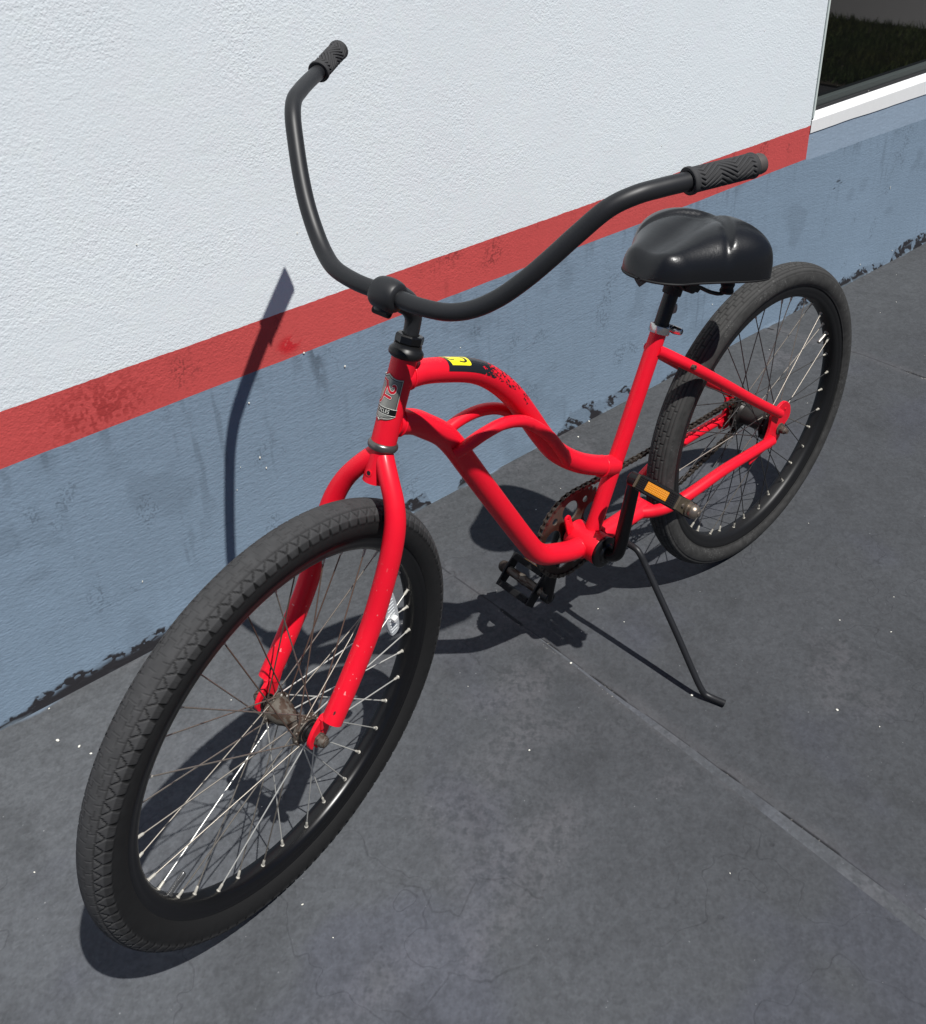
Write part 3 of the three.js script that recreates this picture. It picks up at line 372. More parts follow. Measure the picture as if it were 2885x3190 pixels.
{
  const saddle = part('saddle', bike);
  const leather = phys({ color: lin(0.0055, 0.006, 0.0072), roughness: 0.33, specularIntensity: 0.9, bumpMap: dataTex(256, 256, (u, v, o) => { o[0] = 0.5 + 0.5 * (vn(u * 90, v * 90, 90, 90) - 0.5) + 0.3 * (vn(u * 40, v * 40, 40, 40) - 0.5); }, false), bumpScale: 0.00018 });
  leather.bumpMap.repeat.set(3, 2);
  // saddle axes: nose forward, tilted a little nose-up
  const tilt = SAD.tilt, L = SAD.L, ct = Math.cos(tilt), sn = Math.sin(tilt);
  const at = (s, n, h) => { const a = (s - 0.5) * L; return [SAD.u + a * ct + h * sn - n * SAD.yaw, SAD.v - a * sn + h * ct, n + SAD.n + SAD.yaw * a]; };
  const lut = (xs, ys) => (s) => { let k = 0; while (k < xs.length - 2 && s > xs[k + 1]) k++; const t = clamp((s - xs[k]) / (xs[k + 1] - xs[k])), m = (i) => i <= 0 || i >= xs.length - 1 ? (ys[Math.min(xs.length - 1, Math.max(1, i))] - ys[Math.max(0, Math.min(xs.length - 2, i - 1))]) / (xs[Math.min(xs.length - 1, Math.max(1, i))] - xs[Math.max(0, Math.min(xs.length - 2, i - 1))]) : (ys[i + 1] - ys[i - 1]) / (xs[i + 1] - xs[i - 1]); const d = xs[k + 1] - xs[k], t2 = t * t, t3 = t2 * t; return ys[k] * (2 * t3 - 3 * t2 + 1) + d * m(k) * (t3 - 2 * t2 + t) + ys[k + 1] * (3 * t2 - 2 * t3) + d * m(k + 1) * (t3 - t2); };
  const midW = lut([0, 0.1, 0.2, 0.35, 0.5, 0.65, 0.78, 0.9, 1], [0.42, 0.45, 0.51, 0.65, 0.815, 0.955, 1.0, 0.96, 0.86]), midH = lut([0, 0.1, 0.3, 0.5, 0.7, 0.85, 1], [0.041, 0.044, 0.053, 0.064, 0.070, 0.066, 0.058]);
  const hw = (s) => SAD.W * midW(s) * (s < 0.16 ? Math.sqrt(Math.max(0, 1 - Math.pow((0.16 - s) / 0.16, 2))) : 1) * (s > 0.74 ? Math.sqrt(Math.max(0, 1 - Math.pow((s - 0.74) / 0.26, 2.4))) : 1) + 0.0004;
  const hh = (s) => SAD.H * midH(s) * (s < 0.10 ? Math.pow(Math.max(0, 1 - Math.pow((0.10 - s) / 0.10, 2)), 0.5) : 1) * (s > 0.76 ? Math.pow(Math.max(0, 1 - Math.pow((s - 0.76) / 0.24, 2)), 0.5) : 1);
  const skirt = () => 0;
  const top = (s, a) => { const w = hw(s), n = w * Math.sign(Math.cos(a)) * Math.pow(Math.abs(Math.cos(a)), 0.80); const e = Math.pow(Math.abs(Math.sin(a)), 0.70); let h = hh(s) * e;
    const an = Math.abs(n), sc = 0.80 - 0.36 * Math.pow(clamp(an / 0.088), 1.2), ef = sst(0.15, 0.6, e);
    h -= ef * SAD.groove * Math.exp(-Math.pow((n + 0.002) / 0.027, 2)) * sst(0.86, 0.66, s);
    h += ef * 0.0050 * sst(sc - 0.02, sc + 0.07, s) * sst(1.02, 0.9, s); h -= ef * 0.0034 * Math.exp(-Math.pow((s - sc) / 0.036, 2));
    return at(s, n, h + n * SAD.roll); };
  const prm = (u) => 0.5 - 0.5 * Math.cos(Math.PI * u) ;
  mesh('seat_cover', grid(110, 96, (u, v) => top(prm(u), Math.PI * prm(v)), false, true), leather, saddle);
  mesh('seat_base', grid(60, 16, (u, v) => { const s = prm(u), w = hw(s) * 0.985; return at(s, w * (1 - 2 * v), skirt(s) + 0.001 - 0.004 * Math.sin(Math.PI * v)); }), plastic, saddle);
  const rim = []; for (let i = 0; i <= 60; i++) { const s = prm(i / 60), q = at(s, hw(s) * 0.985, skirt(s)); rim.push(V(...q)); } for (let i = 59; i >= 1; i--) { const s = prm(i / 60), q = at(s, -hw(s) * 0.985, skirt(s)); rim.push(V(...q)); }
  mesh('base_edge', sweep(rim, 0.0022, { seg: 240, rad: 8 }), plastic, saddle);
  for (const s of [1, -1]) mesh('rail', sweep([at(0.32, 0.018 * s, 0.004), at(0.36, 0.019 * s, -0.018), at(0.44, 0.021 * s, -0.030), at(0.58, 0.024 * s, -0.032), at(0.72, 0.036 * s, -0.046), at(0.80, 0.046 * s, -0.048), at(0.86, 0.052 * s, -0.030), at(0.87, 0.054 * s, -0.002)], 0.0036, { rad: 12 }), black, saddle);
  for (const s of [1, -1]) mesh('bumper', [turned(at(0.80, 0.052 * s, -0.046), [0.15, 1, 0], [[0, 0], [0.011, 0], [0.0125, 0.004], [0.0105, 0.010], [0.0125, 0.016], [0.0105, 0.022], [0.012, 0.028], [0.012, 0.036], [0, 0.036]], 20)], plastic, saddle);
  const q = at(0.5, 0, -0.024);
  mesh('rail_clamp', [plc(bevelBox(0.040, 0.030, 0.030, 0.006, 3), SP(0.080).x + 0.004, SP(0.080).y + 0.0, 0, 0, 0, -0.2), rod([SP(0.078).x + 0.004, SP(0.078).y, -0.036], [SP(0.078).x + 0.004, SP(0.078).y, 0.036], 0.0115, 16), rod([SP(0.078).x + 0.018, SP(0.078).y - 0.008, -0.03], [SP(0.078).x + 0.018, SP(0.078).y - 0.008, 0.034], 0.0075, 6), turned([SP(0.076).x, SP(0.076).y, 0], ST.toArray(), [[0, -0.02], [0.0155, -0.02], [0.0165, -0.018], [0.0165, 0.016], [0, 0.016]], 24)], plastic, saddle);
}
// --- cranks, chainring, chain, pedals
const BB = [-0.503, 0.2893], CA = 10 * Math.PI / 180, CL = 0.163;
const arm = V(Math.sin(CA), Math.cos(CA), 0);
{
  mesh('bearing_cup', [turned([BB[0], BB[1], 0.0345], [0, 0, 1], [[0, 0], [0.0286, 0], [0.0298, 0.002], [0.0298, 0.0065], [0.0275, 0.0085], [0.019, 0.0095], [0.0165, 0.013], [0.011, 0.0135], [0, 0.0135]], 40), turned([BB[0], BB[1], -0.0345], [0, 0, -1], [[0, 0], [0.0262, 0], [0.0268, 0.002], [0.0255, 0.005], [0, 0.005]], 40)], glossBlack, bike);
  for (const s of [1, -1]) { // one-piece crank: axle bends out and up into a flattened arm with a round eye
    const d = arm.clone().multiplyScalar(s), P = (k, z) => V(BB[0] + d.x * k, BB[1] + d.y * k, z * s);
    mesh('crank_arm', [sweep([P(0, 0.02), P(0, 0.045), P(0.003, 0.058), P(0.012, 0.0665), P(0.028, 0.0695), P(0.06, 0.0705), P(0.12, 0.0735), P(CL + 0.004, 0.0755)], (t) => { const f = sst(0.25, 0.45, t); return [mix(0.0112, 0.0100 - 0.0012 * t, f), mix(0.0112, 0.0148 - 0.003 * t, f)]; }, { rad: 24, ref: [d.y, -d.x, 0] , step: 0.004 }), turned(P(CL, 0.0755).toArray(), [0, 0, 1], [[0, -0.0085], [0.0115, -0.0085], [0.013, -0.007], [0.013, 0.007], [0.0115, 0.0085], [0, 0.0085]], 28)], glossBlack, bike);
  }
  const CZ = -0.0395, RR = 0.089, RC = 0.0366, NT = 44;
  { const sh = new THREE.Shape(); for (let i = 0; i < NT * 6; i++) { const a = i / (NT * 6) * 2 * Math.PI, k = i % 6, r = RR + [0.0036, 0.0022, -0.0030, -0.0042, -0.0030, 0.0022][k]; i ? sh.lineTo(r * Math.cos(a), r * Math.sin(a)) : sh.moveTo(r, 0); } sh.closePath();
    for (let k = 0; k < 5; k++) { const a = k * 1.2566 + 0.45, hp = new THREE.Path(); hp.absarc(0.0530 * Math.cos(a), 0.0530 * Math.sin(a), 0.0205, 0, 6.283); sh.holes.push(hp); const h2p = new THREE.Path(), b = a + 0.628; h2p.absarc(0.067 * Math.cos(b), 0.067 * Math.sin(b), 0.0068, 0, 6.283); sh.holes.push(h2p); }
    const e = new THREE.ExtrudeGeometry(sh, { depth: 0.0026, bevelEnabled: true, bevelSize: 0.0004, bevelThickness: 0.0004, bevelSegments: 1, curveSegments: 24 }); plc(e, BB[0], BB[1], CZ - 0.0013);
    mesh('chainring', e, mat({ map: rustTex, color: lin(0.75, 0.72, 0.7), metalness: 0.4, roughness: 0.55 }), bike); }
  const chain = part('chain', bike);
  { const A = V(...BB, 0), B = V(0, 0.3312, 0), D = B.clone().sub(A), dist = D.length(), base = Math.atan2(D.y, D.x), off = Math.acos((RR - RC) / dist);
    // path: upper run backwards, round the cog, lower run forwards, round the ring
    const a1 = base + off, a2 = base - off, at1 = (c, r, a) => V(c.x + r * Math.cos(a), c.y + r * Math.sin(a), 0);
    const t1 = at1(A, RR, a1), t2 = at1(B, RC, a1), t3 = at1(B, RC, a2), t4 = at1(A, RR, a2), run = t1.distanceTo(t2);
    const arcC = RC * 2 * off, arcR = RR * (2 * Math.PI - 2 * off), total = 2 * run + arcC + arcR, n = Math.round(total / 0.0127 / 2) * 2;
    const pos = (s) => { s = ((s % total) + total) % total; if (s < run) { const k = s / run, q = t1.clone().lerp(t2, k); q.y -= 0.005 * Math.sin(Math.PI * k); return q; } s -= run; if (s < arcC) return at1(B, RC, a1 - s / RC); s -= arcC; if (s < run) { const k = s / run, q = t3.clone().lerp(t4, k); q.y -= 0.016 * Math.sin(Math.PI * k); return q; } s -= run; return at1(A, RR, a2 - s / RR); };
    const plate = (w) => { const p = 0.00635, r = 0.0042, sh = new THREE.Shape(); sh.absarc(p, 0, r, -1.9, 1.9); sh.quadraticCurveTo(0, 0.0022, -p + r * Math.cos(1.24), r * Math.sin(1.24)); sh.absarc(-p, 0, r, Math.PI - 1.9, Math.PI + 1.9); sh.quadraticCurveTo(0, -0.0022, p + r * Math.cos(-1.9), r * Math.sin(-1.9)); const e = new THREE.ExtrudeGeometry(sh, { depth: 0.001, bevelEnabled: false, curveSegments: 6 }); e.translate(0, 0, w); return e; };
    const rol = (x, h, r) => { const g = new THREE.CylinderGeometry(r, r, h, 8); g.rotateX(Math.PI / 2); g.translate(x, 0, 0); return g; };
    const prep = (l) => mergeGeometries(l.map((q) => q.index ? q.toNonIndexed() : q));
    const outer = prep([plate(0.0034), plate(-0.0044), rol(-0.00635, 0.0106, 0.0019), rol(0.00635, 0.0106, 0.0019)]), inner = prep([plate(0.0021), plate(-0.0031), rol(-0.00635, 0.0044, 0.0038), rol(0.00635, 0.0044, 0.0038)]);
    const cm = [mat({ color: lin(0.10, 0.085, 0.07), metalness: 0.75, roughness: 0.42 }), mat({ color: lin(0.055, 0.045, 0.037), metalness: 0.6, roughness: 0.5 })];
    for (let i = 0; i < n; i++) { const p0 = pos(i * total / n), p1 = pos((i + 1) * total / n), m = mesh('link', i % 2 ? inner : outer, cm[i % 2], chain); m.position.set((p0.x + p1.x) / 2, (p0.y + p1.y) / 2, CZ); m.rotation.z = Math.atan2(p1.y - p0.y, p1.x - p0.x); }
  }
  // pedal, built with y across the platform (reflector faces), x its thickness, z out along the spindle
  const pedal = (M, plateM, endM) => {
    const g = part('pedal', bike); g.applyMatrix4(M);
    const endPlate = (z, t) => { const sh = new THREE.Shape(); sh.moveTo(-0.0108, -0.036); sh.lineTo(0.0108, -0.036); sh.lineTo(0.0110, -0.02); sh.lineTo(0.0125, 0); sh.lineTo(0.0110, 0.02); sh.lineTo(0.0108, 0.036); sh.lineTo(-0.0108, 0.036); sh.lineTo(-0.0110, 0.02); sh.lineTo(-0.0125, 0); sh.lineTo(-0.0110, -0.02); sh.closePath(); const e = new THREE.ExtrudeGeometry(sh, { depth: t, bevelEnabled: true, bevelSize: 0.0006, bevelThickness: 0.0006, bevelSegments: 1 }); e.translate(0, 0, z); return e; };
    mesh('end_plate', endPlate(0.014, 0.003), plateM, g); mesh('end_plate', endPlate(0.0975, 0.003), plateM, g);
    for (const s of [1, -1]) {
      const bits = [plc(bevelBox(0.026, 0.011, 0.078, 0.0015), 0, 0.0295 * s, 0.0575)];
      for (let i = 0; i < 26; i++) for (const q of [-1, 1]) bits.push(plc(new THREE.BoxGeometry(0.0016, 0.010, 0.0015), 0.0133 * q, 0.0295 * s, 0.0215 + i * 0.0029));
      for (const z0 of [0.0215, 0.0815]) for (let i = 0; i < 4; i++) for (let k = 0; k < 7; k++) bits.push(plc(new THREE.BoxGeometry(0.0021, 0.0016, 0.0024), -0.0102 + k * 0.0034, 0.0353 * s, z0 + i * 0.0036));
      for (const xx of [-0.0108, 0.0108]) bits.push(plc(new THREE.BoxGeometry(0.0030, 0.0020, 0.047), xx, 0.0355 * s, 0.0575));
      const tread = mesh('tread', bits, plastic, g);
      const rf = plc(bevelBox(0.0160, 0.002, 0.043, 0.0006), 0, 0.0353 * s, 0.0575); const bits2 = [rf]; for (let i = 0; i < 13; i++) for (let k = 0; k < 4; k++) { const c = new THREE.ConeGeometry(0.0017, 0.0012, 4); plc(c, 0, 0, 0, s > 0 ? 0 : Math.PI, 0.785, 0); c.translate(-0.005 + k * 0.0033, 0.0368 * s, 0.0385 + i * 0.0032); bits2.push(c); }
      mesh('reflector', bits2, amber, g);
    }
    mesh('spindle', [turned([0, 0, -0.002], [0, 0, 1], [[0, 0], [0.0075, 0], [0.0085, 0.004], [0.0085, 0.012], [0.0065, 0.014], [0.0065, 0.02], [0.0092, 0.022], [0.0092, 0.05], [0.0098, 0.055], [0.0098, 0.066], [0.0092, 0.070], [0.0092, 0.099]], 20)], rusty, g);
    mesh('dust_cap', [turned([0, 0, 0.100], [0, 0, 1], [[0.0110, 0], [0.0122, 0.001], [0.0122, 0.005], [0.0104, 0.006], [0.0104, 0.008], [0.0120, 0.010], [0.0118, 0.014], [0.0100, 0.0185], [0.0066, 0.0215], [0.0040, 0.0222], [0.0036, 0.0237], [0, 0.024]], 28, 1.0)], endM, g);
    for (const yy of [0.02, -0.02]) mesh('rivet', turned([0, yy, 0.1005], [0, 0, 1], [[0.0042, 0], [0.0042, 0.001], [0.0030, 0.0028], [0, 0.0033]], 14), rusty, g);
  };
  const fL = V(-0.73, 0.67, 0).normalize(), eL = V(fL.y, -fL.x, 0); // x × y = z
  const tipL = V(BB[0] + arm.x * CL, BB[1] + arm.y * CL, 0.0845), tipR = V(BB[0] - arm.x * CL, BB[1] - arm.y * CL, -0.0845);
  pedal(basis(eL, fL, V(0, 0, 1), tipL), mat({ color: lin(0.085, 0.068, 0.045), metalness: 0.3, roughness: 0.55 }), mat({ color: lin(0.30, 0.25, 0.20), metalness: 0.85, roughness: 0.36 }));
  const fR = V(0.72, 0.69, 0).normalize(), zR = V(0, 0, -1), eR = fR.clone().cross(zR);
  pedal(basis(eR, fR, zR, tipR), plastic, rustDark);
}
// --- kickstand
mesh('kickstand', [sweep([[-0.4235, 0.257, 0.0], [-0.4245, 0.257, 0.03], [-0.4245, 0.2555, 0.048], [-0.4240, 0.2475, 0.0575], [-0.4230, 0.2350, 0.0655], [-0.4205, 0.12, 0.1440], [-0.4185, 0.0215, 0.2095], [-0.4160, 0.0120, 0.2165], [-0.4120, 0.0082, 0.2255], [-0.4030, 0.0060, 0.2520]], (t) => [0.0061, 0.0061], { rad: 18, step: 0.003 }), plc(bevelBox(0.034, 0.022, 0.03, 0.003), -0.424, 0.262, 0)], satin, bike);

// --- wheels (wheel axes: x rearward, y up, z left)
function tyreFront() {
  const NC = 108, SUB = 20, NU = NC * SUB, NV = 84, R0 = 0.3046, rt = 0.0300, pos = [], col = [], idx = [], A = 2.62;
  const line = (f, a, f0, a0, f1, a1, w) => { const dx = f1 - f0, dy = a1 - a0, t = clamp(((f - f0) * dx + (a - a0) * dy) / (dx * dx + dy * dy)); return Math.hypot(f - f0 - t * dx, a - a0 - t * dy) < w ? 1 : 0; };
  for (let i = 0; i < NU; i++) { const th = i / NU * 2 * Math.PI, cell = i / SUB, k = Math.floor(cell), f = cell - k, ct = Math.cos(th), s_ = Math.sin(th);
    for (let j = 0; j <= NV; j++) { const a = mix(-A, A, j / NV), aa = Math.abs(a), fs = a < 0 ? (f + 0.5) % 1 : f, Y = aa * 1.53; // Y: arc in units of one tread pitch (19.6 mm)
      const tread = sst(1.34, 1.26, aa); let h = 0.0021 * tread, c = 0.036;
      const dirt = fbm(th * 40, a * 3 + 9, 3);
      // shoulder: circumferential groove, V cuts, side lugs
      let cut = 0; if (Math.abs(aa - 0.56) < 0.022) cut = 0.8 * (fs < 0.86 ? 1 : 0.3);
      if (aa > 0.58 && aa < 0.93) { cut = Math.max(cut, line(fs, Y, 0.10, 0.93, 0.50, 1.39, 0.055), line(fs, Y, 0.92, 0.93, 0.56, 1.39, 0.055)); }
      if (aa >= 0.90) { const g = Math.abs(fs - 0.53), w = 0.05 + 0.13 * sst(0.9, 1.3, aa); if (g < w) cut = Math.max(cut, sst(w, w - 0.06, g) * 0.95); const q = Math.hypot((fs < 0.53 ? fs + 1 : fs) - 1.03, (aa - 1.10) * 1.5); if (q < 0.26 && aa > 0.95) h += 0.00018 * Math.cos(q * 72); }
      // centre: low worn chevrons and hexagons
      if (aa < 0.54) { const F = (cell / 2) % 1, q = Math.abs(((F * 2) % 1) - 0.5); const z = Math.abs(aa - (0.20 + 0.10 * (q > 0.25 ? 1 : 0))) < 0.016 ? 0.5 : 0; const x = (Math.abs(((f + 0.35 * Math.sign(a) * aa) % 1) - 0.5) < 0.035 && aa > 0.2) ? 0.38 : 0; const m = (Math.abs(f - 0.1) < 0.04 && aa < 0.2) ? 0.34 : 0; cut = Math.max(cut, z * sst(0.25, 0.55, vn(cell * 1.3, a * 3)), x, m); }
      h -= 0.0019 * cut * tread; c = tread > 0.5 ? 0.036 + 0.018 * (dirt - 0.5) + (aa < 0.95 ? 0.006 : -0.014) - 0.022 * cut : 0.0085 + 0.006 * (dirt - 0.4) * sst(2.3, 1.5, aa);
      for (const [ra, rw, rh] of [[1.47, 0.030, 0.0007], [1.58, 0.02, 0.0005], [2.28, 0.035, 0.0009]]) { const d = Math.abs(aa - ra); if (d < rw) { h += rh * (1 - d / rw); } }
      const R = R0 + (rt - 0.0021 + h) * Math.cos(a), z = (rt - 0.0021 + h) * Math.sin(a) * 0.97; pos.push(R * ct, R * s_, z); col.push(c, c, c * 1.02); } }
  const C = NV + 1; for (let i = 0; i < NU; i++) { const n = (i + 1) % NU; for (let j = 0; j < NV; j++) { const a = i * C + j, b = a + 1, c = n * C + j, d = c + 1; idx.push(a, c, b, b, c, d); } }
  const g = new THREE.BufferGeometry(); g.setAttribute('position', new THREE.Float32BufferAttribute(pos, 3)); g.setAttribute('color', new THREE.Float32BufferAttribute(col, 3)); g.setIndex(idx); g.computeVertexNormals(); return g;
}
function tyreRear() { // worn brick tread
  const NC = 84, SUB = 24, NU = NC * SUB, NV = 84, R0 = 0.3046, rt = 0.0266, pos = [], col = [], idx = [], A = 2.62;
  for (let i = 0; i < NU; i++) { const th = i / NU * 2 * Math.PI, cell = i / SUB, ct = Math.cos(th), s_ = Math.sin(th);
    for (let j = 0; j <= NV; j++) { const a = mix(-A, A, j / NV), aa = Math.abs(a); let cut = 0;
      const rows = [0.14, 0.42, 0.70, 0.80];            // row borders (angle): centre brick, next bricks, long blocks, rib
      for (const b of rows.slice(0, 3)) if (Math.abs(aa - b) < 0.030) cut = 1;
      const row = aa < 0.14 ? 0 : aa < 0.42 ? 1 : aa < 0.70 ? 2 : 3;
      let f; if (row === 0) f = cell % 1; else if (row === 1) f = (cell + 0.5) % 1; else if (row === 2) f = ((cell + (a < 0 ? 0.7 : 0.2)) / 2) % 1; else f = 0.5;
      const wf = row === 2 ? 0.03 : 0.055; if (row < 3 && (f < wf || f > 1 - wf)) cut = Math.max(cut, 0.85);
      const tread = sst(0.99, 0.93, aa); let h = 0.0013 * tread - 0.00115 * cut * tread;
      for (const [ra, rw, rh] of [[0.84, 0.015, -0.0005], [1.03, 0.03, 0.0006], [1.13, 0.025, 0.0006], [1.22, 0.02, 0.0004], [2.25, 0.05, 0.0010]]) { const d = Math.abs(aa - ra); if (d < rw) h += rh * (1 - d / rw); }
      const dirt = fbm(th * 34, a * 3 + 19, 4), spot = sst(0.75, 0.82, vn(th * 160, a * 22)); let c = tread > 0.5 ? 0.044 + 0.016 * (dirt - 0.5) - 0.022 * cut : 0.034 + 0.030 * (dirt - 0.45); c += 0.05 * spot * sst(0.55, 0.7, fbm(th * 9, a * 2, 2)); if (aa > 2.2) c *= 0.5;
      const R = R0 + (rt - 0.0013 + h) * Math.cos(a), z = (rt - 0.0013 + h) * Math.sin(a) * 1.0; pos.push(R * ct, R * s_, z); col.push(c, c * 0.985, c * 0.95); } }
  const C = NV + 1; for (let i = 0; i < NU; i++) { const n = (i + 1) % NU; for (let j = 0; j < NV; j++) { const a = i * C + j, b = a + 1, c = n * C + j, d = c + 1; idx.push(a, c, b, b, c, d); } }
  const g = new THREE.BufferGeometry(); g.setAttribute('position', new THREE.Float32BufferAttribute(pos, 3)); g.setAttribute('color', new THREE.Float32BufferAttribute(col, 3)); g.setIndex(idx); g.computeVertexNormals(); return g;
}
const ZL = V(0, 0, 1);
const rimProf = [[0.2860, 0.0150], [0.2880, 0.0160], [0.2885, 0.0175], [0.2868, 0.0188], [0.2830, 0.0190], [0.2780, 0.0182], [0.2765, 0.0172], [0.2735, 0.0168], [0.2700, 0.0158], [0.2665, 0.0138], [0.2640, 0.0105], [0.2626, 0.006], [0.2622, 0]];
const rimFull = [...rimProf, ...rimProf.slice(0, -1).reverse().map(([r, z]) => [r, -z])];
function wheelSet(wheel, o) {
  mesh('tyre', o.tyre, rubber, wheel);
  mesh('rim', [turned([0, 0, 0], [0, 0, 1], rimFull.map(([r, z]) => [r, z]), 180, 0.7), turned([0, 0, 0], [0, 0, 1], [[0.2885, -0.015], [0.276, -0.012], [0.276, 0.012], [0.2885, 0.015]], 120)], o.rimM, wheel);
  const zf = o.zf, rf = o.rf; let i36 = 0;
  const nipG = turned([0, 0, 0], [0, 1, 0], [[0.0031, -0.001], [0.0031, 0.0008], [0.0021, 0.0018], [0.0020, 0.010], [0.0014, 0.0118], [0, 0.0118]], 10);
  for (const side of [1, -1]) for (let i = 0; i < 18; i++) {
    const ha = (20 * i + (side > 0 ? o.phase : o.phase + 10)), na = ha + (i % 2 ? -60 : 60); const H = ha * Math.PI / 180, N = na * Math.PI / 180;
    const outIn = (i % 2 ? 1 : -1) * 0.0016, zh = side * (zf + outIn);
    const h = V(rf * Math.cos(H), rf * Math.sin(H), zh), n = V(0.2625 * Math.cos(N), 0.2625 * Math.sin(N), side * 0.0028), d = h.clone().sub(n).normalize();
    const e = n.clone().addScaledVector(d, 0.009), elbow = h.clone(); elbow.z = side * (zf - outIn * 1.6);
    const pick = o.pick(na, side, i);
    mesh('spoke', [rod(e, h, 0.00105, 7), rod(h, elbow, 0.0011, 6), turned(elbow.toArray(), [0, 0, -Math.sign(outIn) * side], [[0, -0.001], [0.0021, -0.001], [0.0016, 0.0012], [0, 0.0014]], 8)], spokeM[pick], wheel);
    const nm = mesh('nipple', nipG, o.nipM, wheel); nm.position.copy(n); nm.quaternion.setFromUnitVectors(V(0, 1, 0), d); i36++;
  }
  // valve through the rim
  const va = o.valve * Math.PI / 180, vd = [-Math.cos(va), -Math.sin(va), 0], vp = [0.2622 * Math.cos(va), 0.2622 * Math.sin(va), 0];
  mesh('valve', turned(vp, vd, [[0.0055, -0.002], [0.0055, 0.001], [0.0036, 0.002], [0.0036, 0.019], [0.0043, 0.0195], [0.0043, 0.028], [0.0034, 0.031], [0, 0.0315]], 18), o.valveM, wheel);
}
const rearWheel = part('wheel', bike); rearWheel.position.set(0, 0.3312, 0);
wheelSet(rearWheel, { tyre: tyreRear(), rimM: phys({ color: lin(0.007, 0.007, 0.0073), roughness: 0.45, specularIntensity: 0.7 }), zf: 0.031, rf: 0.030, phase: 1.4, valve: 25, nipM: mat({ color: lin(0.36, 0.34, 0.29), metalness: 0.2, roughness: 0.55 }), valveM: dullSteel, pick: (na, s, i) => ((na + 3600) % 360 < 80 && (na + 3600) % 360 > 20) ? 1 : h2(i, s + 3) > 0.8 ? 1 : 3 });
mesh('hub', [turned([0, 0, 0], [0, 0, 1], [[0, -0.050], [0.012, -0.050], [0.012, -0.042], [0.019, -0.041], [0.019, -0.036], [0.024, -0.0345], [0.0345, -0.0335], [0.0345, -0.0305], [0.026, -0.029], [0.0225, -0.024], [0.0215, 0], [0.0225, 0.022], [0.026, 0.028], [0.0345, 0.0295], [0.0345, 0.0325], [0.028, 0.0335], [0.0265, 0.040], [0.022, 0.045], [0.014, 0.047], [0.012, 0.051], [0, 0.051]], 48, 0.5)], mat({ color: lin(0.030, 0.027, 0.025), metalness: 0.4, roughness: 0.45 }), rearWheel);
{ const sh = new THREE.Shape(), T = 18; for (let i = 0; i < T * 4; i++) { const a = i / (T * 4) * 6.2832, r = 0.0366 + [0.003, 0, -0.0045, 0][i % 4]; i ? sh.lineTo(r * Math.cos(a), r * Math.sin(a)) : sh.moveTo(r, 0); } sh.closePath(); const e = new THREE.ExtrudeGeometry(sh, { depth: 0.0025, bevelEnabled: false }); e.translate(0, 0, -0.0407); mesh('cog', e, rustDark, rearWheel); }
mesh('axle', [rod([0, 0, -0.075], [0, 0, 0.075], 0.0047, 14)], rusty, rearWheel);
for (const s of [1, -1]) mesh('axle_nut', [turned([0, 0, 0.0565 * s], [0, 0, s], [[0, 0], [0.0125, 0], [0.0125, 0.002], [0.0088, 0.0025], [0, 0.0025]], 24), rod([0, 0, 0.0585 * s], [0, 0, 0.0685 * s], 0.0088, 6), turned([0, 0, 0.068 * s], [0, 0, s], [[0, 0], [0.0075, 0], [0.006, 0.003], [0.0048, 0.0035], [0.0046, 0.007], [0, 0.0072]], 16)], rusty, rearWheel);
mesh('brake_arm', [plc(bevelBox(0.10, 0.017, 0.003, 0.001), -0.045, -0.018, 0.0485, 0, 0, 0.30)], rustDark, rearWheel);

// --- everything that turns with the steering: axes x rearward, y up the steering axis, z left; origin on the axis
const steerM = basis(V(0.897995, -0.374035, -0.231737), V(0.384502, 0.923124, 0), V(0.213922, -0.089103, 0.972778), V(-0.893415, 0.76, 0));
function steered(o) { o.applyMatrix4(steerM); return o; }
const sMesh = (n, g, m, p) => { const o = mesh(n, g, m, p || bike); if (!p) steered(o); return o; };
const frontWheel = part('wheel', bike); frontWheel.applyMatrix4(steerM.clone().multiply(new THREE.Matrix4().makeTranslation(-0.0584, -0.4846, 0)).multiply(new THREE.Matrix4().makeRotationZ(WROT)));
wheelSet(frontWheel, { tyre: tyreFront(), rimM: glossBlack, zf: 0.0293, rf: 0.0215, phase: 3.6 + 10, valve: -130.8, nipM: nippleM, valveM: phys({ color: lin(0.05, 0.05, 0.05), roughness: 0.25, clearcoat: 1 }), pick: (na, s, i) => { const a = ((na % 360) + 360) % 360; if (a > 165 && a < 215) return 1; if (a > 60 && a < 165) return h2(i, s + 9) > 0.45 ? 2 : 1; return h2(i, s + 5) > 0.75 ? 1 : 0; } });
mesh('hub', [turned([0, 0, 0], [0, 0, 1], [[0, -0.046], [0.0085, -0.046], [0.0085, -0.036], [0.0165, -0.0355], [0.0185, -0.0315], [0.0245, -0.031], [0.0245, -0.0275], [0.0200, -0.026], [0.0190, -0.020], [0.0175, -0.011], [0.0140, -0.004], [0.0125, 0.002], [0.0128, 0.012], [0.0150, 0.021], [0.0185, 0.026], [0.0245, 0.0275], [0.0245, 0.031], [0.0185, 0.0315], [0.0170, 0.0355], [0.0085, 0.036], [0.0085, 0.046], [0, 0.046]], 44, 0.5)], rusty, frontWheel);
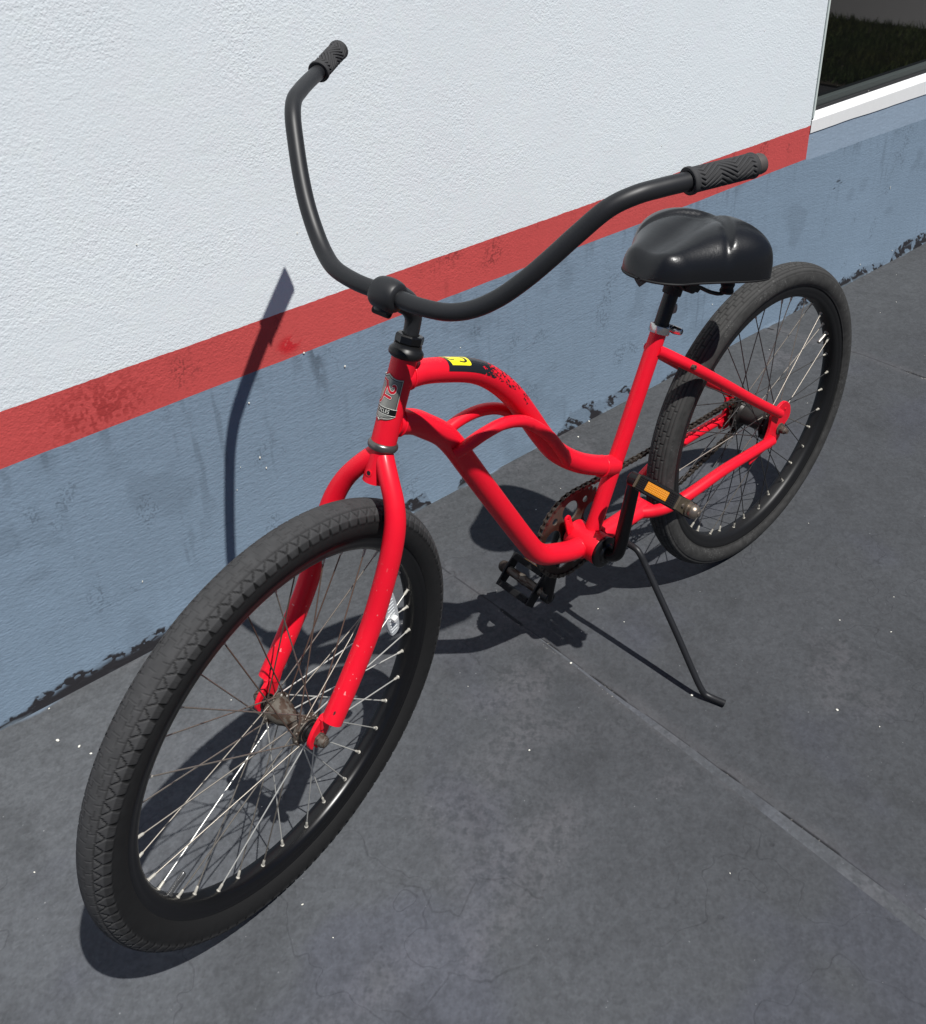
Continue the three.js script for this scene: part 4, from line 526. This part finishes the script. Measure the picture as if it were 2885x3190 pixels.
for (const s of [1, -1]) { mesh('axle_nut', [turned([0, 0, 0.054 * s], [0, 0, s], [[0, 0], [0.0105, 0], [0.0105, 0.0015], [0.0090, 0.002], [0.0090, 0.007]], 6, 0.3), turned([0, 0, 0.0605 * s], [0, 0, s], [[0.0092, -0.001], [0.0088, 0.004], [0.0066, 0.008], [0.003, 0.0098], [0, 0.0102]], 20)], rusty, frontWheel); mesh('lock_washer', [turned([0, 0, 0.0455 * s], [0, 0, s], [[0.004, 0], [0.012, 0], [0.0125, 0.002], [0.011, 0.004], [0.005, 0.0045]], 24), turned([0, 0, 0.0345 * s], [0, 0, s], [[0.006, -0.002], [0.0178, -0.002], [0.0178, 0.001], [0.0155, 0.0015], [0.0150, 0.0005], [0.0138, 0.0008], [0.0132, 0.003], [0.0105, 0.0036], [0.0100, 0.009], [0.006, 0.010]], 28)], black, frontWheel); }
{ // clear wheel reflector clipped to a spoke
  const sh = new THREE.Shape(); sh.moveTo(-0.044, -0.006); sh.quadraticCurveTo(0, -0.020, 0.044, -0.006); sh.quadraticCurveTo(0.049, 0.002, 0.042, 0.009); sh.quadraticCurveTo(0, 0.016, -0.042, 0.009); sh.quadraticCurveTo(-0.049, 0.002, -0.044, -0.006);
  const e = new THREE.ExtrudeGeometry(sh, { depth: 0.006, bevelEnabled: true, bevelSize: 0.0015, bevelThickness: 0.0015, bevelSegments: 2, curveSegments: 12 }); e.translate(0, 0, -0.003);
  const a = 31 * Math.PI / 180 - WROT; const put = (g) => { g.rotateZ(a - Math.PI / 2); g.translate(0.2165 * Math.cos(a), 0.2165 * Math.sin(a), 0.003); return g; };
  const ribs = []; for (let i = 0; i < 11; i++) ribs.push(plc(new THREE.BoxGeometry(0.0012, 0.014, 0.001), -0.036 + i * 0.0072, -0.001, 0.0049));
  mesh('reflector', [put(e), ...ribs.map(put)], clearLens, frontWheel);
  mesh('reflector_clip', put(plc(bevelBox(0.009, 0.010, 0.008, 0.002), 0.006, 0.0, 0.008)), mat({ color: lin(0.75, 0.75, 0.73), roughness: 0.4 }), frontWheel);
}
// fork: crown tube, two legs with pinched ends
sMesh('fork_crown', [sweep([[0, -0.072, 0], [0, -0.10, 0], [0, -0.128, 0]], 0.0162, { rad: 36 }), turned([-0.0158, -0.1135, 0], [-1, 0, 0], [[0.0048, 0], [0.0048, 0.0012], [0.0034, 0.0013], [0.0034, 0.0004]], 20)], redPaint);
mesh('crown_hole', steeredG(turned([-0.0162, -0.1135, 0], [-1, 0, 0], [[0, 0.0002], [0.0034, 0.0002], [0.0034, 0.0006], [0, 0.0006]], 18)), plastic, bike);
for (const s of [1, -1]) {
  const leg = sMesh('fork_leg', sweep([[0.000, -0.088, 0.006 * s], [-0.003, -0.100, 0.016 * s], [-0.005, -0.117, 0.029 * s], [-0.005, -0.140, 0.0435 * s], [-0.005, -0.166, 0.0535 * s], [-0.0055, -0.200, 0.0590 * s], [-0.0065, -0.242, 0.0612 * s], [-0.0115, -0.320, 0.0615 * s], [-0.0300, -0.397, 0.0620 * s], [-0.0485, -0.4570, 0.0620 * s]], (t) => { const q = sst(0.1, 0.3, t); return [mix(0.0135, 0.0148, q), mix(0.0142, 0.0162, q)]; }, { ref: [0, 0, 1], rad: 32, step: 0.005 }), forkPaint);
  const sh = new THREE.Shape(); sh.moveTo(-0.060, -0.4500); sh.lineTo(-0.038, -0.4470); sh.lineTo(-0.0400, -0.470); sh.quadraticCurveTo(-0.044, -0.497, -0.0560, -0.500); sh.lineTo(-0.0550, -0.4875); sh.lineTo(-0.0600, -0.4805); sh.lineTo(-0.0650, -0.4860); sh.lineTo(-0.0665, -0.499); sh.quadraticCurveTo(-0.0760, -0.494, -0.0750, -0.482); sh.quadraticCurveTo(-0.073, -0.465, -0.060, -0.4500);
  const e = new THREE.ExtrudeGeometry(sh, { depth: 0.004, bevelEnabled: true, bevelSize: 0.0012, bevelThickness: 0.0012, bevelSegments: 2 }); e.translate(0, 0, 0.0515 * s - 0.002);
  mesh('fork_end', [e, plc(bevelBox(0.026, 0.020, 0.006, 0.0015), -0.0505, -0.457, 0.0545 * s, 0, 0, 0.28)], redPaint, leg);
}
// headset
const YB = -0.073, YTp = 0.0552;
sMesh('lower_race', turned([0, YB, 0], [0, 1, 0], [[0.0150, -0.006], [0.0195, -0.006], [0.0212, -0.003], [0.0212, 0.001], [0.0195, 0.004], [0.0178, 0.0045]], 44, 0.9), mat({ color: lin(0.16, 0.15, 0.14), metalness: 0.8, roughness: 0.32 }));
sMesh('headset_cup', turned([0, YTp, 0], [0, 1, 0], [[0.0165, -0.003], [0.0200, -0.003], [0.0232, 0.000], [0.0240, 0.004], [0.0234, 0.0072], [0.0205, 0.0105], [0.0192, 0.0125], [0.0192, 0.0160], [0.0150, 0.0163]], 44, 0.7), black);
sMesh('locknut', [turned([0, YTp + 0.0165, 0], [0, 1, 0], [[0.0130, 0], [0.0184, 0], [0.0196, 0.002], [0.0196, 0.0105], [0.0180, 0.0125], [0.0130, 0.013]], 8, 0.2)], glossBlack);
// stem: quill rising into a forward gooseneck with a rounded bar clamp
const stemPts = [[0, YTp + 0.02, 0], [-0.0005, 0.094, 0], [-0.004, 0.109, 0], [-0.016, 0.122, 0], [-0.034, 0.1305, 0], [-0.058, 0.1375, 0]];
sMesh('stem', [sweep(stemPts, (t) => [mix(0.0108, 0.0150, sst(0.2, 0.8, t)), mix(0.0112, 0.0165, sst(0.2, 0.75, t))], { ref: [0, 0, 1], rad: 30, step: 0.003 }), turned([-0.0707, 0.1386, 0], [0, 0, 1], [[0.0110, -0.0195], [0.0146, -0.0194], [0.0156, -0.0186], ...Array.from({ length: 25 }, (_, i) => { const q = -0.0178 + i * 0.0356 / 24; return [0.0160 + 0.0060 * Math.sqrt(Math.max(0, 1 - (q / 0.0186) ** 2)), q]; }), [0.0156, 0.0186], [0.0146, 0.0194], [0.0110, 0.0195]], 48, 0.9), sweep([[-0.070, 0.131, 0], [-0.071, 0.122, 0], [-0.0715, 0.1165, 0]], (t) => [0.0165 - 0.004 * t, 0.0195 - 0.008 * t], { ref: [0, 0, 1], rad: 24, step: 0.002 })], satin);
sMesh('clamp_bolt', [rod([-0.0705, 0.1155, -0.014], [-0.0705, 0.1155, 0.009], 0.0058, 20), turned([-0.0705, 0.1155, 0.009], [0, 0, 1], [[0.0058, 0], [0.0054, 0.0012], [0.0032, 0.0012], [0.0030, -0.002], [0, -0.002]], 16), turned([-0.0705, 0.1155, -0.014], [0, 0, -1], [[0.0058, 0], [0.0054, 0.0012], [0, 0.0012]], 16)], plastic);
// handlebar: one continuous bent tube
const HB = [[-0.0707, 0.1386, 0.0], [-0.0707, 0.1386, 0.022], [-0.0713, 0.1392, 0.054], [-0.0686, 0.1451, 0.0930], [-0.0625, 0.1573, 0.1197], [-0.0580, 0.1788, 0.1463], [-0.0560, 0.2089, 0.1728], [-0.0535, 0.2413, 0.1960], [-0.0495, 0.2770, 0.2190], [-0.0415, 0.3146, 0.2442], [-0.0255, 0.3345, 0.2628], [0.0000, 0.3493, 0.2791], [0.0286, 0.3632, 0.2952], [0.0653, 0.3803, 0.3140], [0.1010, 0.3975, 0.3335], [0.1160, 0.4045, 0.3412]];
const HBR = [...HB.slice(0, 13), [0.0653, 0.3803, 0.3140], [0.0960, 0.4007, 0.3265], [0.1245, 0.4197, 0.3382]];   // its right grip is bent up a little
const HBf = [...HBR.slice(1).reverse().map(([a, b, c]) => [a, b, -c]), ...HB];
sMesh('handlebar', sweep(HBf, 0.0111, { rad: 32, step: 0.005 }), satin);
for (const s of [1, -1]) {
  const P = (s > 0 ? HB.slice(12) : HBR.slice(13)).map(([a, b, c]) => V(a, b, c * s)), dir = P[P.length - 1].clone().sub(P[0]).normalize();
  const curve = new THREE.LineCurve3(P[0].clone().addScaledVector(dir, -0.001), P[P.length - 1].clone().addScaledVector(dir, s > 0 ? -0.0135 : 0.0016));
  const L = curve.getLength(), e1 = V(0, 1, 0).addScaledVector(dir, -dir.y).normalize(), e2 = dir.clone().cross(e1);
  const NU = 220, NV = 150;
  const g = grid(NU, NV, (u, v) => { const a = u * 2 * Math.PI, x = v; const q = curve.getPointAt(x); let r = 0.0148; const mm = x * L * 1000, am = a * 0.0148 * 1000; // mm along / around
    if (mm < 7) r = 0.0163 - 0.0012 * sst(4.5, 7, mm) - 0.001 * sst(1.2, 0, mm); else { const per = 46, ph = mm / per * 2 + 0.35, tri = Math.abs((ph % 2) - 1) * 15; const w = ((am + tri) / 5.8); const fr = w - Math.floor(w); const on = sst(0, 4, mm - 7) * sst(0, 3, L * 1000 - 5 - mm); const panel = Math.abs(Math.sin(a * 1.5 + 0.3)) < 0.25 && mm > 45 && mm < 85 ? 0.3 : 1; r -= 0.0016 * on * panel * sst(0.24, 0.10, Math.min(fr, 1 - fr)); if (L * 1000 - mm < 3.5) r += 0.0006; if (L * 1000 - mm < 1) r -= 0.0009; }
    return [q.x + r * (e1.x * Math.cos(a) + e2.x * Math.sin(a)), q.y + r * (e1.y * Math.cos(a) + e2.y * Math.sin(a)), q.z + r * (e1.z * Math.cos(a) + e2.z * Math.sin(a))]; }, true);
  const end = curve.getPointAt(1), start = curve.getPointAt(0);
  const cap = s > 0 ? turned(end.toArray(), dir.toArray(), [[0.0148, 0], [0.0132, 0.0004], [0.0132, 0.0002], [0, 0.0002]], 28) : turned(end.toArray(), dir.toArray(), [[0.0152, 0], [0.0140, 0.0018], [0.0110, 0.0026], [0, 0.003]], 28);
  const grip = sMesh('grip', [g.toNonIndexed(), cap, turned(start.toArray(), dir.toArray(), [[0.0153, 0.0006], [0.0140, 0.0001], [0.0118, 0.0006], [0.0116, 0.004]], 28)], gripRubber);
  if (s > 0) mesh('bar_end', turned(end.toArray(), dir.toArray(), [[0.0122, 0], [0.0124, 0.010], [0.0116, 0.0135], [0.0090, 0.0150], [0, 0.0155]], 28), mat({ color: lin(0.085, 0.072, 0.066), metalness: 0.3, roughness: 0.6 }), grip);
}

// ------------------------------------------------------------------ pale flakes of blossom and grit lying about
{
  seed = 4242; const bits = [];
  const fl = (x, y, z, s, onWall) => { const g = new THREE.IcosahedronGeometry(s, 0); g.scale(rr(0.5, 1.4), 0.5, rr(0.5, 1)); g.rotateY(rr(0, 6.28)); if (onWall) { g.rotateX(Math.PI / 2); g.scale(1, rr(1.2, 2.2), 1); } g.translate(x, y, z); bits.push(g); };
  for (const [x, y] of [[0.2968, 0.4594], [0.52, 0.455], [0.43, 0.52], [0.30, 0.33], [0.24, 0.28], [0.31, 0.30], [2.59, 0.055], [2.80, 0.045], [2.7, 0.30], [0.62, 0.40], [1.38, 0.44], [-0.16, 0.555]]) fl(x, y, 0.0015, rr(0.0016, 0.0028), true);
  for (let i = 0; i < 16; i++) fl(rr(-0.2, 2.6), rr(0.06, 1.1), 0.001, rr(0.0009, 0.0016), true);
  for (let i = 0; i < 75; i++) { const z = Math.pow(rnd(), 1.2) * 1.4, x = rr(-0.5, 3.2); fl(x, 0.001, z, rr(0.0009, 0.0019) * (rnd() > 0.93 ? 1.7 : 1), false); }
  for (const [x, z] of [[-0.19, 0.165], [-0.20, 0.135], [-0.225, 0.095], [-0.10, 0.115], [0.40, 0.68], [0.71, 0.79], [2.35, 0.11], [0.60, 0.585]]) fl(x, 0.0015, z, 0.003, false);
  const g = mergeGeometries(bits); tag(mesh('debris', g, mat({ color: lin(0.72, 0.70, 0.62), roughness: 0.8 })), 'tiny pale flakes of blossom and grit scattered on the pavement and wall', 'debris', null, 'stuff');
}
renderer.render(scene, camera);
